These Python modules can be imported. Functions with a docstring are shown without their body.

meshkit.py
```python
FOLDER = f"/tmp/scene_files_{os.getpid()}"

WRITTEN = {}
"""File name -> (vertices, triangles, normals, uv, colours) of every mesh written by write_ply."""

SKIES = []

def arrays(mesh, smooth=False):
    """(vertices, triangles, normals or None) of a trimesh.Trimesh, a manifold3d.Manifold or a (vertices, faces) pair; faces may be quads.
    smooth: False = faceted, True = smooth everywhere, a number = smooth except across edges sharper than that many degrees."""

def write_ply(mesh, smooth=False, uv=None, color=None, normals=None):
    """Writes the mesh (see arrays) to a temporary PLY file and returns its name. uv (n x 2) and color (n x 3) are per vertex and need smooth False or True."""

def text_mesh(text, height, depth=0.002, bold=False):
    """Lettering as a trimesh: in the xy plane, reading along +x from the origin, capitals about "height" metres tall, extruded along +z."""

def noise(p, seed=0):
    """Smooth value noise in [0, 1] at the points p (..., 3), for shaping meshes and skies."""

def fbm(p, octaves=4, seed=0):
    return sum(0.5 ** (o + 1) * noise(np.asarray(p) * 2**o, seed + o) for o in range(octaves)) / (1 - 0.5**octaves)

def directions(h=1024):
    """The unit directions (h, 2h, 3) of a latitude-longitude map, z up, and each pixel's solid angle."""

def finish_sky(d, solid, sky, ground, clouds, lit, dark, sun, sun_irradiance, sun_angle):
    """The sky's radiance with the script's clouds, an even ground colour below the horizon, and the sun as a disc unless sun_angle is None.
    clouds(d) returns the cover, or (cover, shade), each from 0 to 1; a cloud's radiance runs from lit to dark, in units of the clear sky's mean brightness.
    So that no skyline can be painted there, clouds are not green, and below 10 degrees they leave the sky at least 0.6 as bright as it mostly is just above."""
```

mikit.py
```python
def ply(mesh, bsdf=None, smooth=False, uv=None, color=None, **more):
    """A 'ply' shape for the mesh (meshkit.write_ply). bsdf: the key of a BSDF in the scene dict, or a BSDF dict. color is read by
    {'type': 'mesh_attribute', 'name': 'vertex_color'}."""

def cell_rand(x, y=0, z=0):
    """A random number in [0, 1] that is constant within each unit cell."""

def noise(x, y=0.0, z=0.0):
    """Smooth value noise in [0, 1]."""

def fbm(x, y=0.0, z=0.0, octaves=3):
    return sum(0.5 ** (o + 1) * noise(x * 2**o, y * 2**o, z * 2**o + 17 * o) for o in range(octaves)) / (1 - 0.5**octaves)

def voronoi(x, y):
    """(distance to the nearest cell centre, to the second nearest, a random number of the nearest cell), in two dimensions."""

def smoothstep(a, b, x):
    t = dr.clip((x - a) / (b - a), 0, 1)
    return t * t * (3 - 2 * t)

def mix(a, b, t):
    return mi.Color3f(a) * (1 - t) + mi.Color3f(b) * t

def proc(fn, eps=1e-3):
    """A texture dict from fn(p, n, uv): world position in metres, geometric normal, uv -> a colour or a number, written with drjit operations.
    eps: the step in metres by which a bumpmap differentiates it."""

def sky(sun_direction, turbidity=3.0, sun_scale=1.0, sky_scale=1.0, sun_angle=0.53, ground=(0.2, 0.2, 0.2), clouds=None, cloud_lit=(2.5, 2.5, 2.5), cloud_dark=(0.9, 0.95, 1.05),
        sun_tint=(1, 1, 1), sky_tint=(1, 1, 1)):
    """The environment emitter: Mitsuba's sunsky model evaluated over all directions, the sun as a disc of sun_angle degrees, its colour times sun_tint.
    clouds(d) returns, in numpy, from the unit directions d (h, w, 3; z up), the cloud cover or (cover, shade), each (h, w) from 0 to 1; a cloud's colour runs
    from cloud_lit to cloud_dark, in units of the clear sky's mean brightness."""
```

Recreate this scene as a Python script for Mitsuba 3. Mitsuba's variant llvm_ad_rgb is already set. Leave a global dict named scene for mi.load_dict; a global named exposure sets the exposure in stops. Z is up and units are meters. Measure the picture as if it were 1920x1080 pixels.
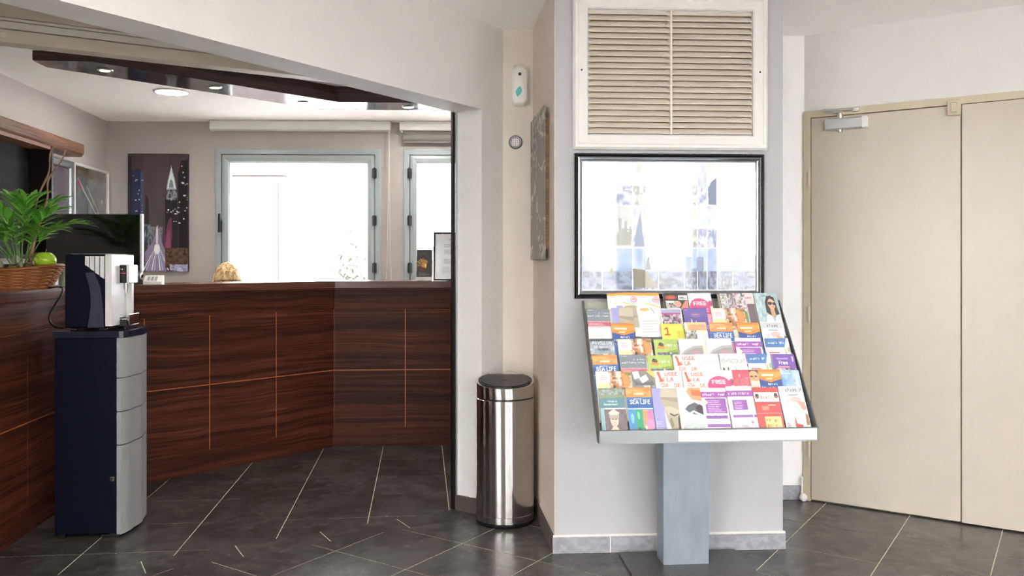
import math, random
import numpy as np, trimesh, manifold3d as m3
import shapely, shapely.geometry as sg, shapely.ops
from shapely import affinity
import drjit as dr
import mitsuba as mi
import mikit, meshkit
from mikit import noise, fbm, smoothstep, mix, cell_rand

# ------------------------------------------------------------------ camera, sky, exposure
T4 = mi.ScalarTransform4f
EYE = 1.273                                   # height of the lens above the floor
scene, labels = {}, {}
scene['camera'] = dict(type='perspective', fov=math.degrees(2 * math.atan(960 / 1578)), fov_axis='x', near_clip=0.05, far_clip=500.0,
                       principal_point_offset_x=0.0, principal_point_offset_y=48 / 1080,
                       to_world=T4().look_at(origin=[0, 0, EYE], target=[0, 1, EYE], up=[0, 0, 1]))

def overcast(d):
    n = meshkit.fbm(d * 2.2 + 5, 4, 3)
    return np.ones(d.shape[:2]), np.clip(0.55 * n, 0, 1)

SKY = 8.5
scene['sky'] = mikit.sky([0.35, -0.45, 0.8], turbidity=4.0, sun_scale=0.0, sky_scale=SKY, ground=(0.60, 0.59, 0.58),
                         clouds=overcast, cloud_lit=(1.48, 1.52, 1.58), cloud_dark=(1.16, 1.21, 1.29))
exposure = 3.2

# ------------------------------------------------------------------ helpers
def lin(c):
    if isinstance(c, str):
        c = [int(c[i:i + 2], 16) / 255 for i in (1, 3, 5)]
    return [x / 12.92 if x <= 0.04045 else ((x + 0.055) / 1.055) ** 2.4 for x in c]

def rgb(c):
    return {'type': 'rgb', 'value': lin(c)}

def numbered(key):
    if key not in scene and key not in labels:
        return key
    i = 1
    while f'{key}_{i:03d}' in scene or f'{key}_{i:03d}' in labels:
        i += 1
    return f'{key}_{i:03d}'

def part(parent, name, mesh, mat, smooth=False, label=None, **kw):
    key = numbered(f'{parent}__{name}' if parent else name)
    scene[key] = mikit.ply(mesh, mat, smooth, **kw)
    if label:
        labels[key] = {'label': label}
    return key

def thing(name, label, cat, group=None, kind=None):
    key = numbered(name)
    labels[key] = {'label': label, 'category': cat}
    if group: labels[key]['group'] = group
    if kind: labels[key]['kind'] = kind
    return key

def solo(name, mesh, mat, label, cat, group=None, smooth=False):
    key = thing(name, label, cat, group)
    scene[key] = mikit.ply(mesh, mat, smooth)
    return key

def struct(name, label, mesh=None, mat=None, smooth=False):
    key = numbered(name)
    labels[key] = {'label': label, 'kind': 'structure', 'category': name.split('_')[0]}
    if mesh is not None:
        scene[key] = mikit.ply(mesh, mat, smooth)
    return key

def fr(o, x=(1, 0), z=(0, 0, 1), y=None):
    """A local frame: origin o, horizontal x direction; local y goes into depth, local z up."""
    m = np.eye(4)
    xv = np.array([x[0], x[1], 0.0]); xv /= np.linalg.norm(xv)
    m[:3, 0] = xv; m[:3, 1] = np.cross([0, 0, 1], xv); m[:3, 2] = [0, 0, 1]
    m[:3, 3] = [o[0], o[1], o[2] if len(o) > 2 else 0]
    return m

def tf(mesh, m):
    mesh = mesh.copy(); mesh.apply_transform(m)
    return mesh

def cat(*ms):
    return trimesh.util.concatenate([m for x in ms for m in (x if isinstance(x, (list, tuple)) else [x])])

def box(x0, x1, y0, y1, z0, z1, ch=0.0):
    if ch <= 0:
        b = trimesh.creation.box((x1 - x0, y1 - y0, z1 - z0))
        b.apply_translation(((x0 + x1) / 2, (y0 + y1) / 2, (z0 + z1) / 2))
        return b
    p = []
    for sx, x in ((1, x0), (-1, x1)):
        for sy, y in ((1, y0), (-1, y1)):
            for sz, z in ((1, z0), (-1, z1)):
                p += [(x, y + sy * ch, z + sz * ch), (x + sx * ch, y, z + sz * ch), (x + sx * ch, y + sy * ch, z)]
    return trimesh.Trimesh(np.array(p)).convex_hull

def prism(poly, z0, z1):
    poly = poly if hasattr(poly, 'exterior') else sg.Polygon(poly)
    poly = shapely.geometry.polygon.orient(poly)
    m = trimesh.creation.extrude_polygon(poly, z1 - z0, engine='earcut')
    m.apply_translation((0, 0, z0))
    return m

def prism_x(poly, x0, x1):
    """A profile in the local (y, z) plane drawn out along x."""
    m = trimesh.creation.extrude_polygon(sg.Polygon(poly), x1 - x0, engine='earcut')
    v = m.vertices.copy()
    m.vertices = np.stack([v[:, 2] + x0, v[:, 0], v[:, 1]], 1)
    return m

def prism_y(poly, y0, y1):
    """A profile in the local (x, z) plane drawn out along y."""
    m = trimesh.creation.extrude_polygon(poly if hasattr(poly, 'exterior') else sg.Polygon(poly), y1 - y0, engine='earcut')
    v = m.vertices.copy()
    m.vertices = np.stack([v[:, 0], v[:, 2] + y0, v[:, 1]], 1)
    m.invert()
    return m

def tube(pts, rad, n=8, caps=True):
    pts = np.asarray(pts, float); k = len(pts)
    rad = np.broadcast_to(np.asarray(rad, float), k)
    t = np.gradient(pts, axis=0); t /= np.linalg.norm(t, axis=1, keepdims=True) + 1e-12
    ref = np.array([0, 0, 1.0]) if abs(t[0][2]) < 0.9 else np.array([1.0, 0, 0])
    u = np.cross(t[0], ref); u /= np.linalg.norm(u)
    v, f = [], []
    a = np.arange(n) * 2 * np.pi / n
    for i in range(k):
        u = u - t[i] * (u @ t[i]); u /= np.linalg.norm(u)
        w = np.cross(t[i], u)
        v += list(pts[i] + rad[i] * (np.cos(a)[:, None] * u + np.sin(a)[:, None] * w))
    for i in range(k - 1):
        for j in range(n):
            a0, a1 = i * n + j, i * n + (j + 1) % n
            f += [(a0, a1, a1 + n), (a0, a1 + n, a0 + n)]
    if caps:
        v += [pts[0], pts[-1]]
        c0, c1 = len(v) - 2, len(v) - 1
        for j in range(n):
            f += [(c0, (j + 1) % n, j), (c1, (k - 1) * n + j, (k - 1) * n + (j + 1) % n)]
    return trimesh.Trimesh(np.array(v), np.array(f), process=False)

def lathe(prof, n=48):
    """Profile [(r, z)] from bottom to top, turned about z."""
    m = trimesh.creation.revolve(np.array(prof, float), sections=n)
    return m

def rrect(x0, x1, y0, y1, r, n=6):
    return sg.box(x0 + r, y0 + r, x1 - r, y1 - r).buffer(r, quad_segs=n)

def disc_poly(cx, cy, rx, ry=None, n=24):
    a = np.arange(n) * 2 * np.pi / n
    return [(cx + rx * math.cos(t), cy + (ry or rx) * math.sin(t)) for t in a]

def to_m3(m):
    return m3.Manifold(m3.Mesh(np.asarray(m.vertices, np.float32), np.asarray(m.faces, np.uint32)))

def from_m3(m):
    q = m.to_mesh()
    return trimesh.Trimesh(q.vert_properties[:, :3], q.tri_verts, process=False)

# ------------------------------------------------------------------ materials
def bsdf(key, color, rough=0.5, spec=0.5, metal=0.0, two=False, bump=None, **kw):
    c = color if isinstance(color, dict) else rgb(color)
    b = dict(type='principled', base_color=c, roughness=rough, specular=spec, metallic=metal, **kw)
    if bump is not None:
        b = dict(type='bumpmap', arbitrary=bump[0], scale=bump[1], bsdf=b)
    scene[key] = dict(type='twosided', bsdf=b) if two else b
    return key

def paint(c, amt=0.03, sc=3.0):
    a, c = lin(c), lin(c)
    def fn(p, n, uv):
        t = fbm(p.x * sc, p.y * sc, p.z * sc, 3) - 0.5
        g = noise(p.x * 140, p.y * 140, p.z * 140) - 0.5
        return mi.Color3f(a) * (1 + amt * (2 * t + 0.6 * g))
    return mikit.proc(fn)

def plaster(p, n, uv):
    return 0.0008 * (fbm(p.x * 55, p.y * 55, p.z * 55, 2) - 0.5)

bsdf('m_wall', paint('#d6d4d1'), 0.62, 0.35)
bsdf('m_wall_white', paint('#efeeec'), 0.6, 0.35)
bsdf('m_wall_niche', paint('#cec5bc'), 0.62, 0.35)
bsdf('m_wall_taupe', paint('#b7b0ad'), 0.6, 0.35)
bsdf('m_pillar', paint('#aaa8ab'), 0.6, 0.35)
bsdf('m_pillar_side', paint('#bcb0a6'), 0.6, 0.35)
bsdf('m_ceiling', paint('#eceae8', 0.02), 0.8, 0.2)
bsdf('m_ceiling_recep', paint('#d6d5d1', 0.02), 0.8, 0.2)
bsdf('m_track', paint('#c9bcb1', 0.02), 0.5, 0.4)
bsdf('m_track_light', paint('#d8d0c8', 0.02), 0.5, 0.4)
bsdf('m_white', paint('#d3d1cd', 0.015), 0.35, 0.5)
bsdf('m_offwhite_plastic', '#dcdad6', 0.35, 0.5)
bsdf('m_slat', '#d3cabd', 0.4, 0.5)
bsdf('m_vent_back', '#b5a99c', 0.7, 0.3)
bsdf('m_door', paint('#b9afa0', 0.02, 2.0), 0.28, 0.5)
bsdf('m_door_frame', paint('#beb19a', 0.02), 0.35, 0.5)
bsdf('m_steel', '#c8c6c2', 0.32, 0.5, 1.0)
bsdf('m_chrome', '#d9d8d6', 0.07, 0.5, 1.0)
bsdf('m_bin', '#c9c4bf', 0.10, 0.5, 1.0)
bsdf('m_alu', '#b9bcbe', 0.35, 0.5, 1.0)
bsdf('m_alu_window', '#a3adb0', 0.32, 0.5)
bsdf('m_hinge_black', '#1b2024', 0.4, 0.5)
bsdf('m_black', '#0b0b0d', 0.4, 0.5)
bsdf('m_black_gloss', '#050506', 0.06, 0.6)
bsdf('m_navy', '#060a1a', 0.42, 0.12)
bsdf('m_navy_light', '#23263a', 0.4, 0.5)
bsdf('m_silver_paint', '#b3b5b7', 0.3, 0.5, 0.4)
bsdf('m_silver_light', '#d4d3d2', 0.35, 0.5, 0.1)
bsdf('m_pink', '#c2306e', 0.4, 0.5)
bsdf('m_blind', '#e3e2df', 0.5, 0.4)
bsdf('m_blind_dark', '#86827d', 0.6, 0.3)
bsdf('m_joint', '#d9d5d0', 0.8, 0.2)
bsdf('m_inlay', '#8a4a22', 0.4, 0.5)
bsdf('m_paper', '#efedea', 0.55, 0.4)
bsdf('m_rack', paint('#8e9091', 0.05, 8), 0.3, 0.5, 0.8)
bsdf('m_rack_dark', '#5e5d5d', 0.45, 0.4, 0.2)
bsdf('m_rack_base', paint('#4b4a4a', 0.06, 9), 0.32, 0.5, 0.3)
bsdf('m_rack_back', '#a3a597', 0.45, 0.5)
bsdf('m_print', {'type': 'mesh_attribute', 'name': 'vertex_color'}, 0.32, 0.5, two=True)
bsdf('m_canvas', {'type': 'mesh_attribute', 'name': 'vertex_color'}, 0.55, 0.4, two=True)
scene['m_glass'] = dict(type='thindielectric', int_ior=1.5)
bsdf('m_outdoor_wall', paint('#645b59', 0.05, 1.0), 0.8, 0.2)
bsdf('m_outdoor_ground', paint('#cbc8c3', 0.06, 1.0), 0.85, 0.2)
bsdf('m_shrub', '#3f4836', 0.6, 0.3, two=True)

def post_tex(p, n, uv):
    t = fbm(p.x * 9, p.y * 9, p.z * 5, 4)
    s = fbm(p.x * 60, p.y * 60, p.z * 8, 2)
    return mix(lin('#7a8289'), lin('#8a9299'), smoothstep(0.25, 0.75, 0.75 * t + 0.25 * s))
bsdf('m_post', mikit.proc(post_tex), 0.42, 0.5, 0.35)

def wood(dark, mid, light, sc=1.0):
    dark, mid, light = lin(dark), lin(mid), lin(light)
    def fn(p, n, uv):
        h = 0.8 * p.x + 0.9 * p.y
        w = 0.012 * (fbm(h * 3, p.z * 4, 0.0, 2) - 0.5)
        z = (p.z + w * 2.5) * sc
        band = fbm(h * 0.9, z * 40, 3.0, 3)
        line = fbm(h * 3.0, z * 230, 9.0, 2)
        pore = noise(h * 14, z * 420, 1.0)
        c = mix(dark, mid, smoothstep(0.28, 0.66, 0.6 * band + 0.4 * line))
        c = c * (1 - 0.0) + (mi.Color3f(light) - mi.Color3f(mid)) * smoothstep(0.6, 0.86, line) * smoothstep(0.4, 0.7, band)
        return c * (0.86 + 0.28 * pore)
    return mikit.proc(fn)
bsdf('m_wood', wood('#321a15', '#50291f', '#6d3f2e'), 0.48, 0.14)
bsdf('m_wood_canopy', wood('#23110d', '#3a1d15', '#4f2c20'), 0.25, 0.5)
bsdf('m_wood_brown', wood('#4a3226', '#6d4a37', '#7d5944'), 0.4, 0.5)
bsdf('m_wood_black', '#140d0c', 0.4, 0.5)
bsdf('m_laminate', '#221a1c', 0.10, 0.55)

def slate(a, b, c):
    a, b, c = lin(a), lin(b), lin(c)
    def fn(p, n, uv):
        q = fbm(p.x * 5.0, p.y * 5.0, 1.0, 4)
        s = fbm(p.x * 22 + 4 * q, p.y * 22, 7.0, 3)
        v = noise(p.x * 260, p.y * 260, 2.0)
        vein = 1 - dr.abs(fbm(p.x * 7 + 3, p.y * 7, 4.0, 4) - 0.5) * 22
        k = mix(a, b, smoothstep(0.3, 0.7, 0.6 * q + 0.4 * s))
        k = k + (mi.Color3f(c) - k) * dr.clip(vein, 0, 1) * 0.16 * smoothstep(0.45, 0.7, s)
        return k * (0.93 + 0.14 * v)
    return mikit.proc(fn)
def slate_rough(p, n, uv):
    return 0.20 + 0.16 * fbm(p.x * 9, p.y * 9, 2.0, 3)
for i, (a, b, c) in enumerate((('#393837', '#4b4a48', '#7f7a72'), ('#353433', '#484745', '#7d7870'), ('#3d3c3b', '#504e4c', '#827c74'))):
    bsdf(f'm_tile_{i}', slate(a, b, c), mikit.proc(slate_rough), 0.5)
bsdf('m_grout', '#c4bda9', 0.85, 0.2)
bsdf('m_grout_light', '#cdc7b6', 0.85, 0.2)
def stone(p, n, uv):
    t = fbm(p.x * 40, p.y * 40, p.z * 40, 3)
    return mix(lin('#85848a'), lin('#98979d'), smoothstep(0.3, 0.7, t))
bsdf('m_base_stone', mikit.proc(stone), 0.5, 0.4)
bsdf('m_base_dark', '#4d4440', 0.5, 0.4)

# ------------------------------------------------------------------ directions of the plan
CEIL = 2.49
D1 = np.array([0.5558, 0.8313])      # along the beam over the opening
N1 = np.array([-0.8313, 0.5558])     # from the lobby into the reception
D2 = np.array([0.8313, -0.5558])     # along the double door
D3 = np.array([0.862, 0.507])        # along the sliding door track
R = np.array([-0.1071, 0.9943])      # along the depth of the reception
S = np.array([0.9943, 0.1071])
B = np.array([-0.0475, 4.4047])      # corner of beam wall and niche
JF = B - 0.1903 * D1                 # front edge of the jamb
JB = JF + 0.1664 * N1
THR0 = np.array([-0.321, 4.329])     # on the track line, by the jamb
PD = np.array([0.9984, 0.0566])      # along the pillar's front
PL, PR = np.array([0.1893, 3.687]), np.array([1.205, 3.744])

def along(p, d, t, n=None, s=0.0):
    q = np.asarray(p, float) + np.asarray(d, float) * t
    return q if n is None else q + np.asarray(n, float) * s
bsdf('m_inlay_line', '#a85c30', 0.4, 0.5)
bsdf('m_wood_top', wood('#3a2019', '#5c342a', '#7c4d3c'), 0.22, 0.5)
bsdf('m_panel_purple', '#4d434e', 0.35, 0.5)
bsdf('m_teal', '#5fb4b4', 0.4, 0.5)
bsdf('m_grille', '#77767a', 0.4, 0.5, 0.5)
bsdf('m_wood_block', wood('#8a6a4a', '#a5825e', '#b5936c'), 0.5, 0.4)
bsdf('m_frame_silver', '#a9adb3', 0.16, 0.5, 1.0)
bsdf('m_navy_gloss', '#1a1d2c', 0.16, 0.5)
bsdf('m_wicker', '#8c5530', 0.5, 0.4)
bsdf('m_wicker_light', '#a56b3f', 0.5, 0.4)
bsdf('m_wicker_inside', '#8c5530', 0.6, 0.3, two=True)
def moss_tex(p, n, uv):
    t = fbm(p.x * 50, p.y * 50, p.z * 50, 3)
    return mix(lin('#3a2a1e'), lin('#8a7550'), smoothstep(0.3, 0.7, t))
bsdf('m_moss', mikit.proc(moss_tex), 0.9, 0.1)
bsdf('m_dry', '#7a8a3c', 0.6, 0.3)
bsdf('m_twig', '#96795f', 0.7, 0.3)
bsdf('m_stem', '#5d8a3a', 0.5, 0.4)
for i, c in enumerate(('#5fa038', '#4a8831', '#7dbb4e')):
    bsdf(f'm_leaf_{i}', c, 0.35, 0.5, two=True)
bsdf('m_sage', '#93a085', 0.6, 0.3, two=True)
bsdf('m_apple', '#a6cf3a', 0.12, 0.5)
bsdf('m_jar', '#b9cdb4', 0.15, 0.5)
bsdf('m_cloth', '#2c2c33', 0.8, 0.2)
bsdf('m_skin', '#dcb096', 0.5, 0.35)
bsdf('m_eye', '#3a2c26', 0.15, 0.5)
bsdf('m_lip', '#b5685f', 0.4, 0.4)
def hair_tex(p, n, uv):
    t = fbm(p.x * 90, p.y * 90, p.z * 14, 3)
    return mix(lin('#a07c4c'), lin('#e6c898'), smoothstep(0.3, 0.7, t))
bsdf('m_hair', mikit.proc(hair_tex), 0.4, 0.5, two=True)
bsdf('m_cabinet_black', '#0a0807', 0.7, 0.15)
bsdf('m_paper_inside', '#d6d4d0', 0.55, 0.4)
bsdf('m_lid_black', '#0a0a0b', 0.2, 0.2)
bsdf('m_closer', '#b4b4b3', 0.4, 0.5, 0.5)
bsdf('m_added_street_wall', paint('#bdb8b0', 0.05, 1.0), 0.85, 0.2)

def ring(x0, x1, z0, z1, prof, close=True):
    """A mitred rectangular frame in the local x-z plane; prof = [(inset, y)] of its section."""
    v, f, k = [], [], len(prof)
    for d, y in prof:
        v += [(x0 + d, y, z0 + d), (x1 - d, y, z0 + d), (x1 - d, y, z1 - d), (x0 + d, y, z1 - d)]
    for i in range(k if close else k - 1):
        j = (i + 1) % k
        for c in range(4):
            e = (c + 1) % 4
            f += [(i * 4 + c, i * 4 + e, j * 4 + e), (i * 4 + c, j * 4 + e, j * 4 + c)]
    m = trimesh.Trimesh(np.array(v, float), np.array(f), process=False)
    if close and m.volume < 0:
        m.invert()
    return m

def mitre(path, off):
    """Open path moved to its left by off."""
    path = [np.asarray(p, float) for p in path]
    out = []
    for i, p in enumerate(path):
        ds = []
        if i > 0: ds.append((path[i] - path[i - 1]) / np.linalg.norm(path[i] - path[i - 1]))
        if i < len(path) - 1: ds.append((path[i + 1] - path[i]) / np.linalg.norm(path[i + 1] - path[i]))
        ns = [np.array([-d[1], d[0]]) for d in ds]
        n = sum(ns) / np.linalg.norm(sum(ns))
        out.append(p + n * off / (n @ ns[0]))
    return out

# ------------------------------------------------------------------ floor
NEAR0 = THR0 + 0.165 * np.array([0.507, -0.862])
lobby_poly = sg.Polygon([(-5.3, -2.1), (5.9, -2.1), (5.9, 1.7), (1.571, 4.53), (1.1, 4.53), NEAR0 + 0.55 * D3, NEAR0 - 4.6 * D3, (-5.3, 1.0)])
recep_poly = sg.Polygon([THR0 + 0.6 * D3, THR0 - 3.6 * D3, (-2.7, 3.0), (-2.75, 4.7), (-1.45, 6.1), (0.6, 6.2), (0.4, 4.75)])
strip_poly = sg.Polygon([THR0 + 0.55 * D3, NEAR0 + 0.55 * D3, NEAR0 - 3.6 * D3, THR0 - 3.6 * D3])
fl = struct('floor', 'dark slate grey tiled floor with pale grout lines', prism([(-5.6, -3.5), (6.2, -3.5), (6.2, 8), (-5.6, 8)], -0.12, -0.0011), 'm_grout')

def in_frame(c):
    return c[1] > 1.7 and abs(c[0]) < 0.85 * c[1] + 0.6

G = 0.0023
def lay(poly, e1, e2, p1, p2, o1, o2, seed):
    """Square tiles in the grid spanned by e1, e2, cut by the floor's outline."""
    rng = random.Random(seed)
    out, far = [], []
    xs = [(np.dot(c, e1), np.dot(c, e2)) for c in poly.exterior.coords]
    i0, i1 = int(min(x for x, _ in xs) / p1) - 2, int(max(x for x, _ in xs) / p1) + 2
    j0, j1 = int(min(y for _, y in xs) / p2) - 2, int(max(y for _, y in xs) / p2) + 2
    for i in range(i0, i1):
        for j in range(j0, j1):
            a0, a1, b0, b1 = o1 + i * p1 + G, o1 + (i + 1) * p1 - G, o2 + j * p2 + G, o2 + (j + 1) * p2 - G
            q = sg.Polygon([np.asarray(e1) * a + np.asarray(e2) * b for a, b in ((a0, b0), (a1, b0), (a1, b1), (a0, b1))]).intersection(poly)
            if q.is_empty or q.area < 4e-4 or q.geom_type != 'Polygon':
                continue
            m = prism(q, -0.008, rng.uniform(-0.0001, 0.0003))
            (out if in_frame(q.centroid.coords[0]) else far).append((m, f'm_tile_{rng.randrange(3)}'))
    return out, far

t1, far1 = lay(lobby_poly, D2, D1, 0.4045, 0.390, 0.1201, 0.3144, 1)
t2, far2 = lay(recep_poly, S, R, 0.4036, 0.406, 0.1421, 0.197, 2)
for m, b in t1 + t2:
    part(fl, 'tile', m, b)
n3 = np.array([0.507, -0.862])
for i in range(10):
    t = 0.097 - 0.39 * i
    q = sg.Polygon([THR0 + (t + (0.39 if i else 0.43) - G) * D3 + n3 * G, THR0 + (t + G) * D3 + n3 * G, THR0 + (t + G) * D3 + n3 * (0.165 - G), THR0 + (t + (0.39 if i else 0.43) - G) * D3 + n3 * (0.165 - G)])
    part(fl, 'threshold_tile', prism(q, -0.008, 0.0), f'm_tile_{i % 3}')
if far1 + far2:
    k = part(fl, 'tile_field', cat([m for m, _ in far1 + far2]), 'm_tile_0')
    labels[k] = {'kind': 'stuff', 'label': 'slate tiles on the rest of the floor'}

# ------------------------------------------------------------------ ceiling and walls
struct('ceiling', 'flat white plaster ceiling over lobby and reception', prism([(-5.6, -3.5), (6.2, -3.5), (6.2, 8), (-5.6, 8)], CEIL, CEIL + 0.15), 'm_ceiling')

BB = B + 0.1664 * N1
LE = B - 3.6 * D1
wl = struct('wall_left', 'off-white wall with the deep beam over the wide opening to the reception', cat(
    prism([JF, B, BB, JB], 0, CEIL), prism([LE, JF, JB, LE + 0.1664 * N1], 2.045, CEIL),
    prism([B - 9.4 * D1, LE, LE + 0.1664 * N1, B - 9.4 * D1 + 0.1664 * N1], 0, CEIL)), 'm_wall')
struct('wall_niche', 'narrow off-white wall strip in the corner behind the steel bin', prism([B, (0.114, 4.39), (0.2, 4.56), (-0.12, 4.56)], 0, CEIL), 'm_wall_niche')

# pillar, with the recess behind the louvred vent
pil = [PL, PR, (1.155, 4.62), (0.13, 4.60), (0.114, 4.39)]
FP = fr(PL, PD)
hole = tf(box(0.155, 0.872, -0.05, 0.16, 1.84, 2.375), FP)
pm = from_m3(to_m3(prism(pil, 0, CEIL)) - to_m3(hole))
wp = struct('wall_pillar', 'broad pale grey pillar carrying the vent and the framed collage', pm, 'm_pillar')
lsd = np.array([0.114, 4.39]) - PL; lld = np.linalg.norm(lsd)
part(wp, 'side_sheet', tf(box(0.0, lld - 0.001, -0.004, -0.0003, 0.0735, CEIL - 0.0005), fr((0.114, 4.39), -lsd)), 'm_pillar_side', label='left side in a warmer beige tone')  # thin sheet, warmer and lighter in tone than the pillar front
struct('wall_strip', 'bright white strip of wall between pillar and beige double door', prism([(1.08, 4.515), (1.571, 4.524), (1.62, 4.70), (1.08, 4.70)], 0, CEIL), 'm_wall_white')

DC = np.array([1.571, 4.524])
DN = np.array([0.5558, 0.8313])
def dwall(t0, t1, z0, z1, th=0.16):
    return prism([along(DC, D2, t0), along(DC, D2, t1), along(DC, D2, t1, DN, th), along(DC, D2, t0, DN, th)], z0, z1)
struct('wall_right', 'off-white wall above and beside the beige double door', cat(dwall(0, 1.50, 2.082, CEIL), dwall(1.50, 5.05, 0, CEIL)), 'm_wall')
ex = along(DC, D2, 5.05)
struct('wall_behind_door', 'added unseen wall behind the double door, blocking outside light', dwall(-0.05, 1.56, 0, 2.4, 0.04).apply_translation((0.5558 * 0.165, 0.8313 * 0.165, 0)), 'm_wall')  # added out of view to stop outside light leaking under the door
struct('wall_side', 'plain off-white side wall of the lobby', box(ex[0], ex[0] + 0.15, -2.2, ex[1] + 0.2, 0, CEIL), 'm_wall')

# reception walls
LW0, LW1 = np.array([-3.49, 7.25]), np.array([-3.49, 7.25]) - 7.0 * R
struct('wall_reception_left', 'taupe left wall of the reception', prism([LW1, LW0 + 0.2 * R, LW0 + 0.2 * R - 0.15 * S, LW1 - 0.15 * S], 0, CEIL), 'm_wall_taupe')
BW = np.array([0.99955, 0.03])
FB = fr(LW0, BW)
bx = lambda X: (X + 3.49) / 0.99955
W1 = (bx(-2.56), bx(-1.137), 0.93, 2.258)
W2 = (bx(-0.942), bx(0.48), 0.93, 2.258)
poly = sg.Polygon([(-0.2, 0), (4.4, 0), (4.4, CEIL), (-0.2, CEIL)], [[(a, c), (b, c), (b, d), (a, d)] for a, b, c, d in (W1, W2)])
struct('wall_reception_back', 'taupe back wall of the reception with two windows', tf(prism_y(poly, 0, 0.22), FB), 'm_wall_taupe')
struct('wall_reception_right', 'plain right wall of the reception behind the pillar', prism([(-0.02, 4.565), (0.12, 4.565), (0.68, 7.45), (0.52, 7.45)], 0, CEIL), 'm_wall_taupe')

# lobby windows behind the camera
YB = -2.0
posts = [(-5.3, -4.0), (-1.8, 0.15), (1.0, 1.2), (1.89, 2.14), (2.79, 2.98), (3.85, 4.05), (5.45, 6.1)]
z0, z1 = 0.10, 2.465
mm = [box(a, b, YB - 0.2, YB, 0, CEIL) for a, b in posts]
for (a, b), (c, d) in zip(posts[:-1], posts[1:]):
    mm += [box(b, c, YB - 0.2, YB, 0, z0), box(b, c, YB - 0.2, YB, z1, CEIL)]
struct('wall_rear', 'window wall of the lobby facing the street', cat(mm), 'm_wall')
for n, ((a, b), (c, d)) in enumerate(zip(posts[:-1], posts[1:])):
    w = struct(f'window_{n + 3}', f'tall shop window of the lobby, bay {n + 1} of the street front')
    part(w, 'frame', tf(ring(b, c, z0, z1, [(0, 0), (0.04, 0), (0.04, 0.06), (0, 0.06)]), fr((0, YB - 0.12, 0))), 'm_alu_window')
    part(w, 'pane', trimesh.Trimesh([(b + 0.04, YB - 0.09, z0 + 0.04), (c - 0.04, YB - 0.09, z0 + 0.04), (c - 0.04, YB - 0.09, z1 - 0.04), (b + 0.04, YB - 0.09, z1 - 0.04)], [(0, 1, 2), (0, 2, 3)], process=False), 'm_glass')

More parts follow.
